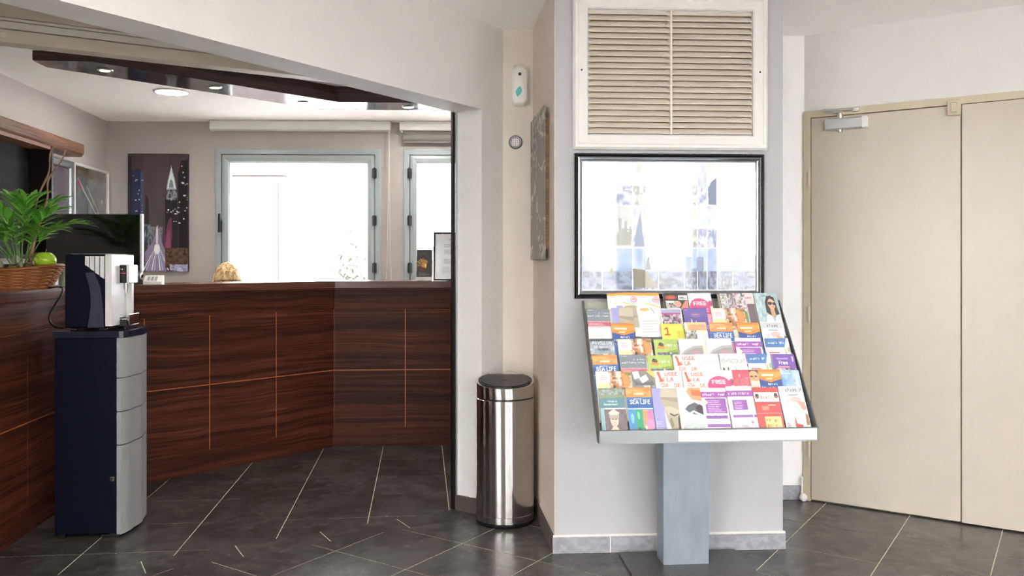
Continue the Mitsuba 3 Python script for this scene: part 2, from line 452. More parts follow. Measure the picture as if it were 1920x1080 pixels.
# outside
struct('ground', 'pale paved ground outside the building', prism([(-40, -40), (40, -40), (40, 45), (-40, 45)], -0.4, -0.125), 'm_outdoor_ground')

# ------------------------------------------------------------------ baseboards
bp = struct('baseboard_pillar', 'grey stone tile skirting around the pillar')
cuts = [(-0.012, 0.240), (0.244, 0.640), (0.644, 1.027)]
for a, b in cuts:
    part(bp, 'tile', tf(box(a, b, -0.012, -0.0005, 0.0, 0.072, 0.0012), FP), 'm_base_stone')
part(bp, 'joint', tf(box(0.240, 0.244, -0.011, -0.0005, 0, 0.071), FP), 'm_joint', label='white joint')
part(bp, 'joint', tf(box(0.640, 0.644, -0.011, -0.0005, 0, 0.071), FP), 'm_joint', label='white joint')
part(bp, 'caulk', tf(prism_x([(-0.011, 0.072), (-0.0005, 0.072), (-0.0005, 0.079)], -0.010, 1.026), FP), 'm_joint', label='white sealant bead')
ls = np.array([0.114, 4.39]) - PL; ll = np.linalg.norm(ls)
FL = fr((0.114, 4.39), -ls)
for a, b in ((0, 0.34), (0.344, ll - 0.0005)):
    part(bp, 'tile', tf(box(a, b, -0.012, -0.0005, 0, 0.072, 0.0012), FL), 'm_base_dark')
bj = struct('baseboard_jamb', 'dark skirting along the jamb and the niche')
part(bj, 'tile', tf(box(0.004, 0.172, -0.011, -0.0005, 0, 0.078, 0.001), fr(JB, JF - JB)), 'm_base_dark')
part(bj, 'tile', tf(box(0.0, 0.188, -0.011, -0.0005, 0, 0.078, 0.001), fr(JF, D1)), 'm_base_dark')
part(bj, 'tile', tf(box(0.012, 0.148, -0.011, -0.0005, 0, 0.078, 0.001), fr(B, np.array([0.114, 4.39]) - B)), 'm_base_dark')
bs = struct('baseboard_strip', 'grey stone skirting below the white wall strip')
part(bs, 'tile', tf(box(0.0, 0.47, -0.011, -0.0005, 0, 0.075, 0.001), fr((1.085, 4.5151), (0.486, 0.009))), 'm_base_stone')

# ------------------------------------------------------------------ sliding door track over the threshold
FT = fr(THR0, -D3)                       # local x runs to the left along the track, local -y faces ... the reception
TL = 3.3
tr = struct('trim_1', 'beige sliding door track with cover strips above the opening')
def trk(name, z0, z1, y0, y1, mat, x0=0.03, **k):
    part(tr, name, tf(box(x0, TL, y0, y1, z0, z1, 0.002), FT), mat, **k)
trk('upper_panel', 2.2490, CEIL - 0.001, -0.07, -0.012, 'm_track')
trk('cover_strip', 2.2340, 2.2460, -0.07, -0.006, 'm_track_light')
trk('cover_strip', 2.2010, 2.2300, -0.07, 0.002, 'm_track_light')
trk('rail', 2.144, 2.1955, -0.07, 0.010, 'm_track')
sp = along(THR0, D3, -1.965)
part(tr, 'cap', tf(tf(trimesh.creation.cylinder(radius=0.010, height=0.006, sections=20), trimesh.transformations.rotation_matrix(math.pi / 2, (1, 0, 0))), fr((sp[0], sp[1], 2.172), -D3) @ trimesh.transformations.translation_matrix((0, 0.012, 0))), 'm_track_light', label='round screw cap')
dp = struct('trim_2', 'black seal and aluminium profile of the sliding door at the jamb')
part(dp, 'seal', tf(box(-0.007, 0.007, -0.010, 0.010, 0, 2.143), fr((-0.3055, 4.352), D3)), 'm_black')
part(dp, 'profile', tf(box(-0.006, 0.006, -0.004, 0.004, 0, 2.044, 0.001), fr(along(JB, N1, -0.010, D1, -0.0045), N1)), 'm_alu', label='thin aluminium profile')

# ------------------------------------------------------------------ double door
dd = struct('door_1', 'beige steel double door with frame in the right wall')
FD = fr(DC, D2)
TW = 1.50
part(dd, 'frame', tf(cat(prism_y([(0.0, 0), (0.0, 2.08), (TW, 2.08), (TW, 0), (TW - 0.036, 0), (TW - 0.036, 2.044), (0.036, 2.044), (0.036, 0)], -0.018, 0.10)), FD), 'm_door_frame')
part(dd, 'leaf', tf(box(0.0385, 0.7475, -0.010, 0.035, 0.008, 2.041, 0.002), FD), 'm_door')
part(dd, 'leaf', tf(box(0.7520, TW - 0.0385, -0.019, 0.03, 0.008, 2.041, 0.002), FD), 'm_door')
part(dd, 'astragal', tf(box(0.7478, 0.7518, 0.02, 0.035, 0.008, 2.041), FD), 'm_door_frame')
for z in (1.715, 0.995, 0.275):
    k = part(dd, 'hinge', tf(tf(trimesh.creation.cylinder(radius=0.009, height=0.075, sections=14), trimesh.transformations.translation_matrix((0.030, -0.022, z))), FD), 'm_door_frame', 40)
    part(k, 'pin', tf(tf(trimesh.creation.cylinder(radius=0.006, height=0.086, sections=12), trimesh.transformations.translation_matrix((0.030, -0.022, z))), FD), 'm_door_frame', 40)
part(dd, 'selector', tf(cat(box(0.690, 0.750, -0.034, -0.0185, 1.99, 2.066, 0.003), box(0.706, 0.735, -0.044, -0.034, 2.002, 2.052, 0.003)), FD), 'm_door_frame', label='small painted door selector block')
part(dd, 'catch', tf(box(1.06, 1.16, -0.024, -0.0185, 2.048, 2.064, 0.002), FD), 'm_door_frame')
dc = thing('door_closer', 'silver door closer with folding arm at the top of the beige door', 'door closer')
part(dc, 'body', tf(prism_x([(-0.05, 1.972), (-0.044, 1.966), (-0.012, 1.966), (-0.012, 2.024), (-0.044, 2.024), (-0.05, 2.018)], 0.118, 0.325), FD), 'm_closer')
part(dc, 'end_cap', tf(box(0.299, 0.327, -0.052, -0.012, 1.964, 2.026, 0.004), FD), 'm_offwhite_plastic')
for z_, r_ in ((2.037, 0.014), (1.959, 0.012)):
    part(dc, 'spindle', tf(tf(trimesh.creation.cylinder(radius=r_, height=0.026 if r_ > 0.013 else 0.012, sections=16), trimesh.transformations.translation_matrix((0.190, -0.031, z_))), FD), 'm_steel', 40)
def flat_bar(p, q, w=0.012, h=0.006):
    p, q = np.array(p, float), np.array(q, float)
    return tube([p, q], [w / 2, w / 2], 8)
part(dc, 'arm', tf(flat_bar((0.190, -0.034, 2.052), (0.118, -0.10, 2.062)), FD), 'm_steel', 30)
part(dc, 'arm', tf(flat_bar((0.118, -0.10, 2.064), (0.268, -0.026, 2.066)), FD), 'm_steel', 30)
part(dc, 'bracket', tf(box(0.250, 0.285, -0.036, -0.0185, 2.054, 2.075, 0.002), FD), 'm_steel')
ds = solo('door_stop', cat(tf(trimesh.creation.icosphere(3, 0.021), trimesh.transformations.translation_matrix((1.553, 4.485, 0.021))),
          tf(trimesh.creation.cylinder(radius=0.006, height=0.11, sections=12), trimesh.transformations.translation_matrix((1.550, 4.500, 0.075)))), 'm_offwhite_plastic',
          'small round cream door stop on the floor beside the door frame', 'door stop', None, 40)

# ------------------------------------------------------------------ reception windows
def recep_window(n, w, hinge_left, label):
    x0, x1, z0, z1 = w
    k = struct(f'window_{n}', label)
    part(k, 'frame', tf(ring(x0, x1, z0, z1, [(0, 0.06), (0, -0.022), (0.014, -0.026), (0.048, -0.026), (0.052, -0.020), (0.052, 0.06)]), FB), 'm_alu_window')
    part(k, 'sash', tf(ring(x0 + 0.054, x1 - 0.054, z0 + 0.054, z1 - 0.054, [(0, 0.05), (0, -0.012), (0.008, -0.030), (0.030, -0.034), (0.058, -0.030), (0.071, -0.012), (0.071, 0.05)]), FB), 'm_alu_window')
    a, b, c, d = x0 + 0.12, x1 - 0.12, z0 + 0.12, z1 - 0.12
    part(k, 'pane', tf(trimesh.Trimesh([(a, 0.02, c), (b, 0.02, c), (b, 0.02, d), (a, 0.02, d)], [(0, 1, 2), (0, 2, 3)], process=False), FB), 'm_glass')
    hx = x0 + 0.054 if hinge_left else x1 - 0.054
    for z in (2.045, 1.635, 1.225):
        h = part(k, 'hinge', tf(box(hx - 0.018, hx + 0.018, -0.052, -0.0265, z - 0.042, z + 0.042, 0.004), FB), 'm_hinge_black')
        part(h, 'knuckle', tf(tf(trimesh.creation.cylinder(radius=0.007, height=0.094, sections=12), trimesh.transformations.translation_matrix((hx, -0.055, z))), FB), 'm_hinge_black', 40)
    if not hinge_left:
        x = x0 + 0.052
        h = part(k, 'handle', tf(box(x - 0.013, x + 0.013, -0.046, -0.0345, 1.535, 1.645, 0.004), FB), 'm_hinge_black')
        part(h, 'lever', tf(cat(box(x - 0.010, x + 0.010, -0.085, -0.046, 1.625, 1.645, 0.003), box(x - 0.010, x + 0.010, -0.085, -0.070, 1.53, 1.69, 0.004)), FB), 'm_hinge_black')
    part(k, 'sill', tf(box(x0 - 0.02, x1 + 0.02, -0.05, 0.22, z0 - 0.03, z0 - 0.001, 0.003), FB), 'm_alu_window')
recep_window(1, W1, False, 'left reception window with grey blue aluminium frame')
recep_window(2, W2, True, 'right reception window half hidden by the jamb')

# ------------------------------------------------------------------ flat print: coloured pieces on a sheet
class Print:
    """Pieces of flat print on the local x-z plane, facing -y, each a hair in front of the one before."""
    def __init__(s, w, h, bg, step=0.00012):
        s.v, s.f, s.c, s.n, s.w, s.h, s.step = [], [], [], 0, w, h, step
        s.rect(0, 0, 1, 1, bg)
    def _add(s, v2, f, col):
        k = sum(len(a) for a in s.v)
        v2 = np.asarray(v2, float)
        s.v.append(np.stack([v2[:, 0] * s.w, np.full(len(v2), -s.n * s.step), v2[:, 1] * s.h], 1))
        s.f.append(np.asarray(f) + k)
        col = np.asarray(col if not isinstance(col, str) else lin(col), float)
        s.c.append(np.broadcast_to(col, (len(v2), 3)))
        return s
    def layer(s):
        s.n += 1
    def rect(s, x0, y0, x1, y1, col):
        s.n += 1
        return s._add([(x0, y0), (x1, y0), (x1, y1), (x0, y1)], [(0, 1, 2), (0, 2, 3)], col)
    def poly(s, pts, col):
        s.n += 1
        p = sg.Polygon(pts).buffer(0)
        for g in getattr(p, 'geoms', [p]):
            if g.area > 0:
                v, f = trimesh.creation.triangulate_polygon(shapely.geometry.polygon.orient(g), engine='earcut')
                s._add(v, f, col)
        return s
    def oval(s, cx, cy, rx, ry, col, n=22):
        return s.poly(disc_poly(cx, cy, rx, ry, n), col)
    def text(s, t, x, y, h, col, wmax=None, bold=True):
        """h: height of capitals as a share of the sheet's height; x, y: lower left corner."""
        s.n += 1
        m = meshkit.text_mesh(t, 1.0, 0.1, bold)
        up = m.face_normals[:, 2] > 0.5
        f = m.faces[up]; u, inv = np.unique(f, return_inverse=True)
        v = m.vertices[u][:, :2] * (h * s.h)
        w = v[:, 0].max()
        sx = 1.0 if wmax is None or w <= wmax * s.w else wmax * s.w / w
        v = np.stack([v[:, 0] * sx / s.w + x, v[:, 1] / s.h + y], 1)
        return s._add(v, inv.reshape(f.shape), col)
    def mosaic(s, x0, y0, x1, y1, pal, seed, nx=12, ny=14, freq=3.0, jit=0.05):
        """A picture-like patchwork of small coloured cells."""
        s.n += 1
        rng = np.random.default_rng(seed)
        P = np.array([lin(c) for c in pal])
        V, F, C = [], [], []
        for i in range(nx):
            for j in range(ny):
                q = np.array([i / nx * freq, j / ny * freq, seed * 1.7])
                t = np.clip((meshkit.fbm(q, 3, seed) - 0.22) / 0.56, 0, 0.999) * (len(P) - 1)
                a = int(t); c = P[a] * (1 - (t - a)) + P[min(a + 1, len(P) - 1)] * (t - a)
                c = np.clip(c * (1 + jit * 6 * (rng.random() - 0.5)), 0, 1)
                X0, X1 = x0 + (x1 - x0) * i / nx, x0 + (x1 - x0) * (i + 1) / nx
                Y0, Y1 = y0 + (y1 - y0) * j / ny, y0 + (y1 - y0) * (j + 1) / ny
                k = len(V)
                V += [(X0, Y0), (X1, Y0), (X1, Y1), (X0, Y1)]; C += [c] * 4
                F += [(k, k + 1, k + 2), (k, k + 2, k + 3)]
        k = sum(len(a) for a in s.v)
        V = np.array(V)
        s.v.append(np.stack([V[:, 0] * s.w, np.full(len(V), -s.n * s.step), V[:, 1] * s.h], 1))
        s.f.append(np.array(F) + k); s.c.append(np.array(C))
        return s
    def scrib(s, x, y, h, col, wmax=0.5):
        """Print whose letters cannot be read in the photograph: small letter-like marks."""
        rng = random.Random(int((x + 3 * y) * 9973))
        s.n += 1
        e = x + wmax; k = max(0.012, h * s.h / s.w * 0.55)
        while x < e - 0.3 * k:
            w = k * rng.uniform(0.5, 1.0)
            s.n -= 1
            a = rng.random()
            if a < 0.15:
                s.n += 1
            elif a < 0.6:
                s.rect(x, y, min(e, x + 0.32 * w), y + h, col); s.n -= 1
                s.rect(x, y + h * rng.choice((0, 0.42, 0.74)), min(e, x + w), y + h * rng.choice((0.8, 1.0)), col)
            else:
                s.rect(x, y, min(e, x + w), y + h * rng.uniform(0.6, 1.0), col)
            x += k * 1.25
        return s
    def lines(s, x0, y0, x1, y1, n, col, seed=0, th=0.4):
        """Lines of body text too small to read."""
        rng = random.Random(seed)
        dy = (y1 - y0) / n
        s.n += 1
        for i in range(n):
            y = y1 - (i + 1) * dy
            s.n -= 1
            s.rect(x0, y, x0 + (x1 - x0) * rng.uniform(0.6, 1.0), y + dy * th, col)
        return s
    def put(s, parent, name, m, mat='m_print', label=None):
        v = np.vstack(s.v); f = np.vstack(s.f); c = np.vstack(s.c)
        mesh = trimesh.Trimesh(v, f, process=False)
        mesh.apply_transform(m)
        key = numbered(f'{parent}__{name}')
        scene[key] = mikit.ply(mesh, mat, False, color=c)
        if label: labels[key] = {'label': label}
        return key

# ------------------------------------------------------------------ reception desk
PATH = [np.array((-2.165, 3.04)), np.array((-2.334, 4.583)), np.array((-1.2325, 5.806)), np.array((0.185, 5.886))]
SEGN = ('reception_desk', 'reception_desk_001', 'reception_desk_002')
SEGL = ('left run of the dark wood reception desk beside the navy vending cabinet',
        'diagonal middle run of the dark wood reception desk with orange inlay grid',
        'far right run of the dark wood reception desk next to the jamb')
fronts = {o: mitre(PATH, o) for o in (-0.022, -0.004, 0.0, 0.012, 0.26, 0.30, -0.045, 0.42)}
for i in range(3):
    d = PATH[i + 1] - PATH[i]; L = np.linalg.norm(d); d = d / L
    F = fr(PATH[i], d)
    k = thing(SEGN[i], SEGL[i], 'desk', 'runs of the reception desk')
    q = lambda a, b: sg.Polygon([fronts[a][i], fronts[a][i + 1], fronts[b][i + 1], fronts[b][i]])
    part(k, 'plinth', prism(q(0.012, 0.26), 0.0, 0.133), 'm_wood')
    part(k, 'carcass', prism(q(0.012, 0.26), 0.1335, 1.098), 'm_wood')
    part(k, 'inlay', prism(sg.Polygon([fronts[-0.004][i] + (fronts[-0.022][i] - fronts[-0.004][i]) * 0.8, fronts[-0.004][i + 1] + (fronts[-0.022][i + 1] - fronts[-0.004][i + 1]) * 0.8, fronts[0.012][i + 1], fronts[0.012][i]]), 0.137, 0.951), 'm_inlay_line', label='orange wood inlay in the grooves')
    xa = (fronts[-0.022][i] - PATH[i]) @ d; xb = (fronts[-0.022][i + 1] - PATH[i]) @ d
    grooves = {0: [0.845], 1: [0.325, 0.7235, 1.184], 2: [0.4955, 0.98]}[i]
    xs = [xa] + grooves + [xb]
    g = 0.0035
    for j in range(len(xs) - 1):
        a = xs[j] + (g if j else 0.001); b = xs[j + 1] - (g if j < len(xs) - 2 else 0.001)
        for z0, z1 in ((0.138, 0.5285), (0.5355, 0.950)):
            part(k, 'panel', tf(box(a, b, -0.022, -0.004, z0, z1, 0.001), F), 'm_wood')
    part(k, 'top_band', tf(box(xa + 0.001, xb - 0.001, -0.022, 0.0115, 0.9535, 1.098, 0.001), F), 'm_wood')
top = sg.Polygon([tuple(p) for p in fronts[-0.045]] + [tuple(p) for p in fronts[0.42][::-1]])
wt = solo('desk_worktop', prism(top, 1.0985, 1.144), 'm_wood_top', 'dark wood worktop running along the whole reception desk', 'worktop')

# ------------------------------------------------------------------ canopy over the desk with its spotlights
cn = thing('ceiling_canopy', 'dark wood canopy hanging from the ceiling above the reception desk', 'canopy')
cpath = [(-2.62, 4.597), (-2.313, 4.621), (-1.199, 5.787), (0.20, 5.867)]
cin = [(-2.634, 4.76), (-1.385, 6.07), (0.24, 6.15)]
cpoly = sg.Polygon(cpath + cin[::-1])
part(cn, 'fascia', prism(cpoly, 2.380, 2.432) , 'm_wood_canopy')
part(cn, 'upper_box', prism(cpoly.buffer(-0.03, join_style='mitre'), 2.4322, CEIL - 0.0005), 'm_wood_canopy')
part(cn, 'soffit', prism(cpoly.buffer(-0.002, join_style='mitre'), 2.3765, 2.3798), 'm_laminate', label='dark glossy underside')
# joint of the soffit at the bend
def lamp_emit(c, s):
    return {'type': 'area', 'radiance': {'type': 'rgb', 'value': [x * s for x in c]}}
for n, (x, y) in enumerate(((-2.333, 4.825), (-1.869, 5.295), (-1.4376, 5.80), (-0.737, 5.972))):
    k = thing('spotlight', ('small recessed spotlight nearest the left end of the wood canopy', 'small recessed spotlight in the canopy beside the left round ceiling light',
                            'small recessed spotlight at the bend of the wood canopy', 'small recessed spotlight in the right arm of the wood canopy')[n], 'spotlight', 'spotlights in the wood canopy')
    M = trimesh.transformations.translation_matrix((x, y, 2.3764))
    part(k, 'ring', tf(lathe([(0.026, -0.0005), (0.027, -0.004), (0.033, -0.007), (0.041, -0.005), (0.044, 0.0), (0.026, 0.0)], 32), M), 'm_chrome', 40)
    c = trimesh.creation.cylinder(radius=0.0255, height=0.006, sections=24)
    part(k, 'bulb', tf(c, M @ trimesh.transformations.translation_matrix((0, 0, -0.0035))), 'm_white', emitter=lamp_emit((1.0, 0.86, 0.6), 26))
for n, (x, y, r) in enumerate(((-2.426, 6.0, 0.108), (-0.7234, 6.715, 0.095))):
    k = thing('ceiling_light', ('round white downlight in the ceiling left of the window', 'round white downlight in the ceiling near the jamb')[n], 'ceiling light', 'round downlights of the reception')
    M = trimesh.transformations.translation_matrix((x, y, CEIL - 0.0004))
    part(k, 'rim', tf(lathe([(r, 0), (r, -0.006), (r + 0.006, -0.009), (r + 0.016, -0.006), (r + 0.018, 0), (r, 0)], 40), M), 'm_white', 40)
    part(k, 'diffuser', tf(trimesh.creation.cylinder(radius=r - 0.001, height=0.006, sections=40), M @ trimesh.transformations.translation_matrix((0, 0, -0.0035))), 'm_white', emitter=lamp_emit((1, 0.95, 0.88), 11))

for n, (x, y) in enumerate(((-0.45, 1.0), (-0.9, -0.4), (2.3, 1.3))):  # unseen panels added to warm the corner and brighten the door wall
    k = thing('added_panel_light', ('added unseen light panel in the lobby ceiling nearest the beam', 'added unseen light panel in the lobby ceiling by the street windows', 'added unseen light panel in the lobby ceiling near the double door')[n], 'ceiling light', 'added square light panels of the lobby')
    M = fr((x, y, CEIL), D1)
    part(k, 'frame', tf(cat(box(-0.3, 0.3, -0.3, -0.285, -0.014, -0.0005), box(-0.3, 0.3, 0.285, 0.3, -0.014, -0.0005), box(-0.3, -0.285, -0.285, 0.285, -0.014, -0.0005), box(0.285, 0.3, -0.285, 0.285, -0.014, -0.0005)), M), 'm_white')
    part(k, 'diffuser', tf(box(-0.284, 0.284, -0.284, 0.284, -0.010, -0.0006), M), 'm_white', emitter=lamp_emit((1, 0.90, 0.76), (4.4, 4.2, 1.4)[n]))

# ------------------------------------------------------------------ roller blinds
def blind(x0, x1, label, chain):
    k = thing('roller_blind', label, 'blind', 'roller blinds above the reception windows')
    part(k, 'cassette', tf(prism_x([(-0.105, 2.408), (-0.11, 2.415), (-0.11, 2.478), (-0.10, CEIL - 0.0005), (-0.0005, CEIL - 0.0005), (-0.0005, 2.408)], x0, x1), FB), 'm_blind')
    for x in (x0 - 0.006, x1 + 0.001):
        part(k, 'end_cap', tf(prism_x([(-0.107, 2.404), (-0.112, 2.412), (-0.112, 2.480), (-0.10, CEIL - 0.0005), (-0.0005, CEIL - 0.0005), (-0.0005, 2.404)], x, x + 0.005), FB), 'm_white')
    if chain:
        xc = x1 - 0.012
        pts = [(xc, -0.075, 2.41), (xc - 0.002, -0.07, 1.9), (xc - 0.018, -0.06, 1.25), (xc - 0.03, -0.055, 1.02), (xc, -0.055, 0.985), (xc + 0.025, -0.055, 1.02), (xc + 0.014, -0.06, 1.25), (xc + 0.006, -0.07, 1.9), (xc + 0.008, -0.075, 2.41)]
        part(k, 'chain', tf(tube(pts, 0.0035, 6), FB), 'm_white', True, label='white pull chain')
    else:
        part(k, 'fabric_roll', tf(tube([(x0 + 0.02, -0.06, 2.348), (x1 - 0.02, -0.06, 2.348)], 0.034, 16), FB), 'm_blind_dark', 40)
        part(k, 'bottom_bar', tf(box(x0 + 0.02, x1 - 0.02, -0.075, -0.045, 2.304, 2.32, 0.003), FB), 'm_blind_dark')
        part(k, 'fabric', tf(box(x0 + 0.02, x1 - 0.02, -0.063, -0.057, 2.31, 2.409), FB), 'm_blind_dark')
    part(k, 'end_knob', tf(tf(trimesh.creation.icosphere(2, 0.009), trimesh.transformations.translation_matrix((x0 + 0.012, -0.085, 2.396))), FB), 'm_white', True)
blind(bx(-2.575), bx(-1.052), 'white roller blind cassette above the left reception window with chain', True)
blind(bx(-0.962), bx(0.5), 'roller blind above the right reception window, its dark roll showing', False)

# ------------------------------------------------------------------ city canvas on the back wall
cv = thing('canvas_picture', 'tall canvas of a city street at night on the back wall', 'picture')
cx0, cx1, cz0, cz1 = bx(-3.297), bx(-2.788), 1.195, 2.207
part(cv, 'stretcher', tf(box(cx0, cx1, -0.032, -0.0006, cz0, cz1, 0.002), FB), 'm_wood_black')
p = Print(cx1 - cx0, cz1 - cz0, '#4a3d40', 0.0001)
p.mosaic(0.25, 0.38, 0.68, 0.99, ('#4c3f41', '#544749', '#4a3d40'), 5, 20, 40, 1.2, 0.004)
p.poly([(0, 0.15), (0, 0.98), (0.06, 0.98), (0.06, 0.86), (0.20, 0.87), (0.25, 0.83), (0.27, 0.2)], '#2a2530')
p.poly([(0.07, 0.25), (0.07, 0.86), (0.20, 0.865), (0.25, 0.83), (0.27, 0.3)], '#2a3050')
p.poly([(0.21, 0.3), (0.21, 0.865), (0.255, 0.83), (0.27, 0.35)], '#46536f')
p.poly([(0.28, 0.3), (0.29, 0.66), (0.34, 0.62), (0.36, 0.3)], '#2d2b2e')
p.poly([(0.84, 0.15), (0.83, 0.82), (0.89, 0.94), (1, 0.95), (1, 0.15)], '#1d1519')
p.poly([(0.62, 0.2), (0.62, 0.6), (0.64, 0.69), (0.80, 0.69), (0.83, 0.55), (0.83, 0.2)], '#241d20')
p.poly([(0.64, 0.695), (0.665, 0.78), (0.69, 0.83), (0.715, 0.885), (0.722, 0.905), (0.73, 0.885), (0.755, 0.83), (0.785, 0.78), (0.81, 0.695)], '#a9b5bb')
p.poly([(0.655, 0.70), (0.685, 0.79), (0.722, 0.88), (0.76, 0.79), (0.795, 0.70), (0.722, 0.73)], '#dfe8ea')
p.poly([(0.68, 0.715), (0.70, 0.77), (0.722, 0.785), (0.745, 0.77), (0.765, 0.715)], '#7f8b90')
p.mosaic(0.64, 0.61, 0.82, 0.69, ('#2a2427', '#3a3437', '#9a9ca0', '#4a4449'), 11, 8, 5, 4)
p.poly([(0.60, 0.19), (0.64, 0.36), (0.68, 0.44), (0.73, 0.46), (0.74, 0.30), (0.72, 0.2)], '#6b3350')
p.poly([(0.62, 0.2), (0.66, 0.34), (0.70, 0.36), (0.71, 0.2)], '#8a4a68')
p.mosaic(0.27, 0.2, 0.40, 0.40, ('#4a5866', '#2f3138', '#8893a0', '#3b3b44'), 3, 9, 16, 4)
p.mosaic(0.40, 0.22, 0.58, 0.38, ('#6b6468', '#8d888c', '#4d474c', '#b7b2b4'), 4, 12, 14, 4)
p.poly([(0.3, 0.0), (0.28, 0.16), (0.42, 0.25), (0.5, 0.40), (0.56, 0.25), (0.66, 0.14), (0.64, 0.0)], '#8d83a0')
for i in range(11):
    a = -0.55 + 0.11 * i
    p.poly([(0.49, 0.24), (0.49 + a * 0.42 - 0.012, 0.01), (0.49 + a * 0.42 + 0.014, 0.01)], ('#e8ebf2', '#b9c0d6', '#9d8fc0')[i % 3])
p.oval(0.485, 0.19, 0.05, 0.045, '#f1f3f5').oval(0.485, 0.30, 0.018, 0.09, '#d9d9dc')
p.mosaic(0.62, 0.03, 1.0, 0.2, ('#2a1d17', '#3d2c22', '#6a4f3c', '#2c221e', '#a07e5e'), 8, 26, 16, 6, 0.06)
p.mosaic(0.7, 0.0, 1.0, 0.06, ('#4d4669', '#8d88b0', '#c9c8dc', '#544e66'), 9, 24, 7, 6, 0.04)
rg = random.Random(7)
for i in range(44):
    x, y = rg.choice(((rg.uniform(0.06, 0.26), rg.uniform(0.45, 0.84)), (rg.uniform(0.85, 0.99), rg.uniform(0.4, 0.9)), (rg.uniform(0.63, 0.84), rg.uniform(0.4, 0.62))))
    w, h = rg.uniform(0.012, 0.04), rg.uniform(0.006, 0.012)
    p.n -= 1; p.rect(x, y, min(1, x + w), y + h, rg.choice(('#e8efe9', '#bfcbd2', '#f2ede0', '#8f9cb5')))
p.put(cv, 'print', tf_m if False else FB @ trimesh.transformations.translation_matrix((cx0, -0.0325, cz0)), 'm_canvas', 'night street with a lit spire and light trails')

# ------------------------------------------------------------------ left wall of the reception: cabinet, framed panels
FLW = fr(LW0, R)                                   # local x runs back to the corner (0 at the corner), local y into the wall, -y faces the room
FLW[:3, 3] = [LW0[0], LW0[1], 0]
wc = thing('wall_cabinet', 'dark wood wall cabinet with brown cornice on the left reception wall', 'cabinet')
part(wc, 'side_panel', tf(box(-1.475, -1.45, -0.16, -0.0006, 1.30, 2.075), FLW), 'm_wood_black')
part(wc, 'back_panel', tf(box(-2.9, -1.476, -0.02, -0.0006, 1.30, 2.075), FLW), 'm_cabinet_black')
part(wc, 'shelf', tf(box(-2.9, -1.476, -0.15, -0.0205, 1.30, 1.325), FLW), 'm_cabinet_black')
part(wc, 'top_panel', tf(box(-2.9, -1.476, -0.155, -0.0205, 2.05, 2.075), FLW), 'm_wood_brown')
part(wc, 'cornice', tf(prism_x([(-0.0006, 2.076), (-0.12, 2.076), (-0.14, 2.10), (-0.14, 2.165), (-0.13, 2.172), (-0.0006, 2.172)], -2.9, -0.86), FLW), 'm_wood_brown', label='brown wood cornice board')
fp = thing('framed_board', 'aluminium framed dark board on the left reception wall behind the plant', 'framed panel')
part(fp, 'frame', tf(ring(-1.43, -0.775, 1.44, 2.045, [(0, -0.0006), (0, -0.03), (0.006, -0.034), (0.05, -0.034), (0.056, -0.02), (0.056, -0.0006)]), FLW), 'm_alu')
part(fp, 'panel', tf(box(-1.372, -0.833, -0.012, -0.0006, 1.60, 1.987), FLW), 'm_panel_purple')
part(fp, 'lower_panel', tf(box(-1.372, -0.833, -0.014, -0.0006, 1.498, 1.598), FLW), 'm_offwhite_plastic', label='pale lower panel')
tp = thing('framed_picture', 'framed picture with light trails in the corner of the left reception wall', 'picture')
part(tp, 'frame', tf(ring(-0.745, -0.02, 1.36, 2.05, [(0, -0.0006), (0, -0.028), (0.016, -0.028), (0.020, -0.02), (0.020, -0.0006)]), FLW), 'm_silver_light')
p = Print(0.685, 0.65, '#5d6465')
p.mosaic(0, 0, 1, 1, ('#3f4445', '#5a6263', '#737b7a', '#4b5152', '#8b918d'), 21, 32, 32, 3, 0.01)
p.mosaic(0, 0.88, 1, 1, ('#6d5d4a', '#54493e', '#7f705c'), 22, 14, 3, 3)
p.poly([(0.1, 0.25), (0.1, 0.36), (0.5, 0.38), (0.55, 0.28)], '#c9d0d2').poly([(0.36, 0.36), (0.42, 0.56), (0.46, 0.36)], '#4d5a5c')
p.poly([(0.10, 0.84), (0.14, 0.86), (0.88, 0.30), (0.82, 0.34)], '#b9bdb8').poly([(0.36, 0.78), (0.4, 0.79), (0.9, 0.36), (0.86, 0.38)], '#9ea49f')
p.poly([(0.10, 0.82), (0.13, 0.86), (0.27, 0.73), (0.22, 0.72)], '#9a4a55').poly([(0.05, 0.12), (0.1, 0.15), (0.95, 0.2), (0.9, 0.17)], '#d2c9b4').poly([(0.1, 0.05), (0.2, 0.08), (0.95, 0.19), (0.9, 0.16)], '#dfe0d8')
p.oval(0.74, 0.42, 0.05, 0.05, '#c3c9c6').oval(0.86, 0.62, 0.03, 0.03, '#aeb4b0')
p.put(tp, 'print', FLW @ trimesh.transformations.translation_matrix((-0.725, -0.006, 1.38)))
part(tp, 'pane', tf(trimesh.Trimesh([(-0.725, -0.016, 1.38), (-0.04, -0.016, 1.38), (-0.04, -0.016, 2.03), (-0.725, -0.016, 2.03)], [(0, 1, 2), (0, 2, 3)], process=False), FLW), 'm_glass')

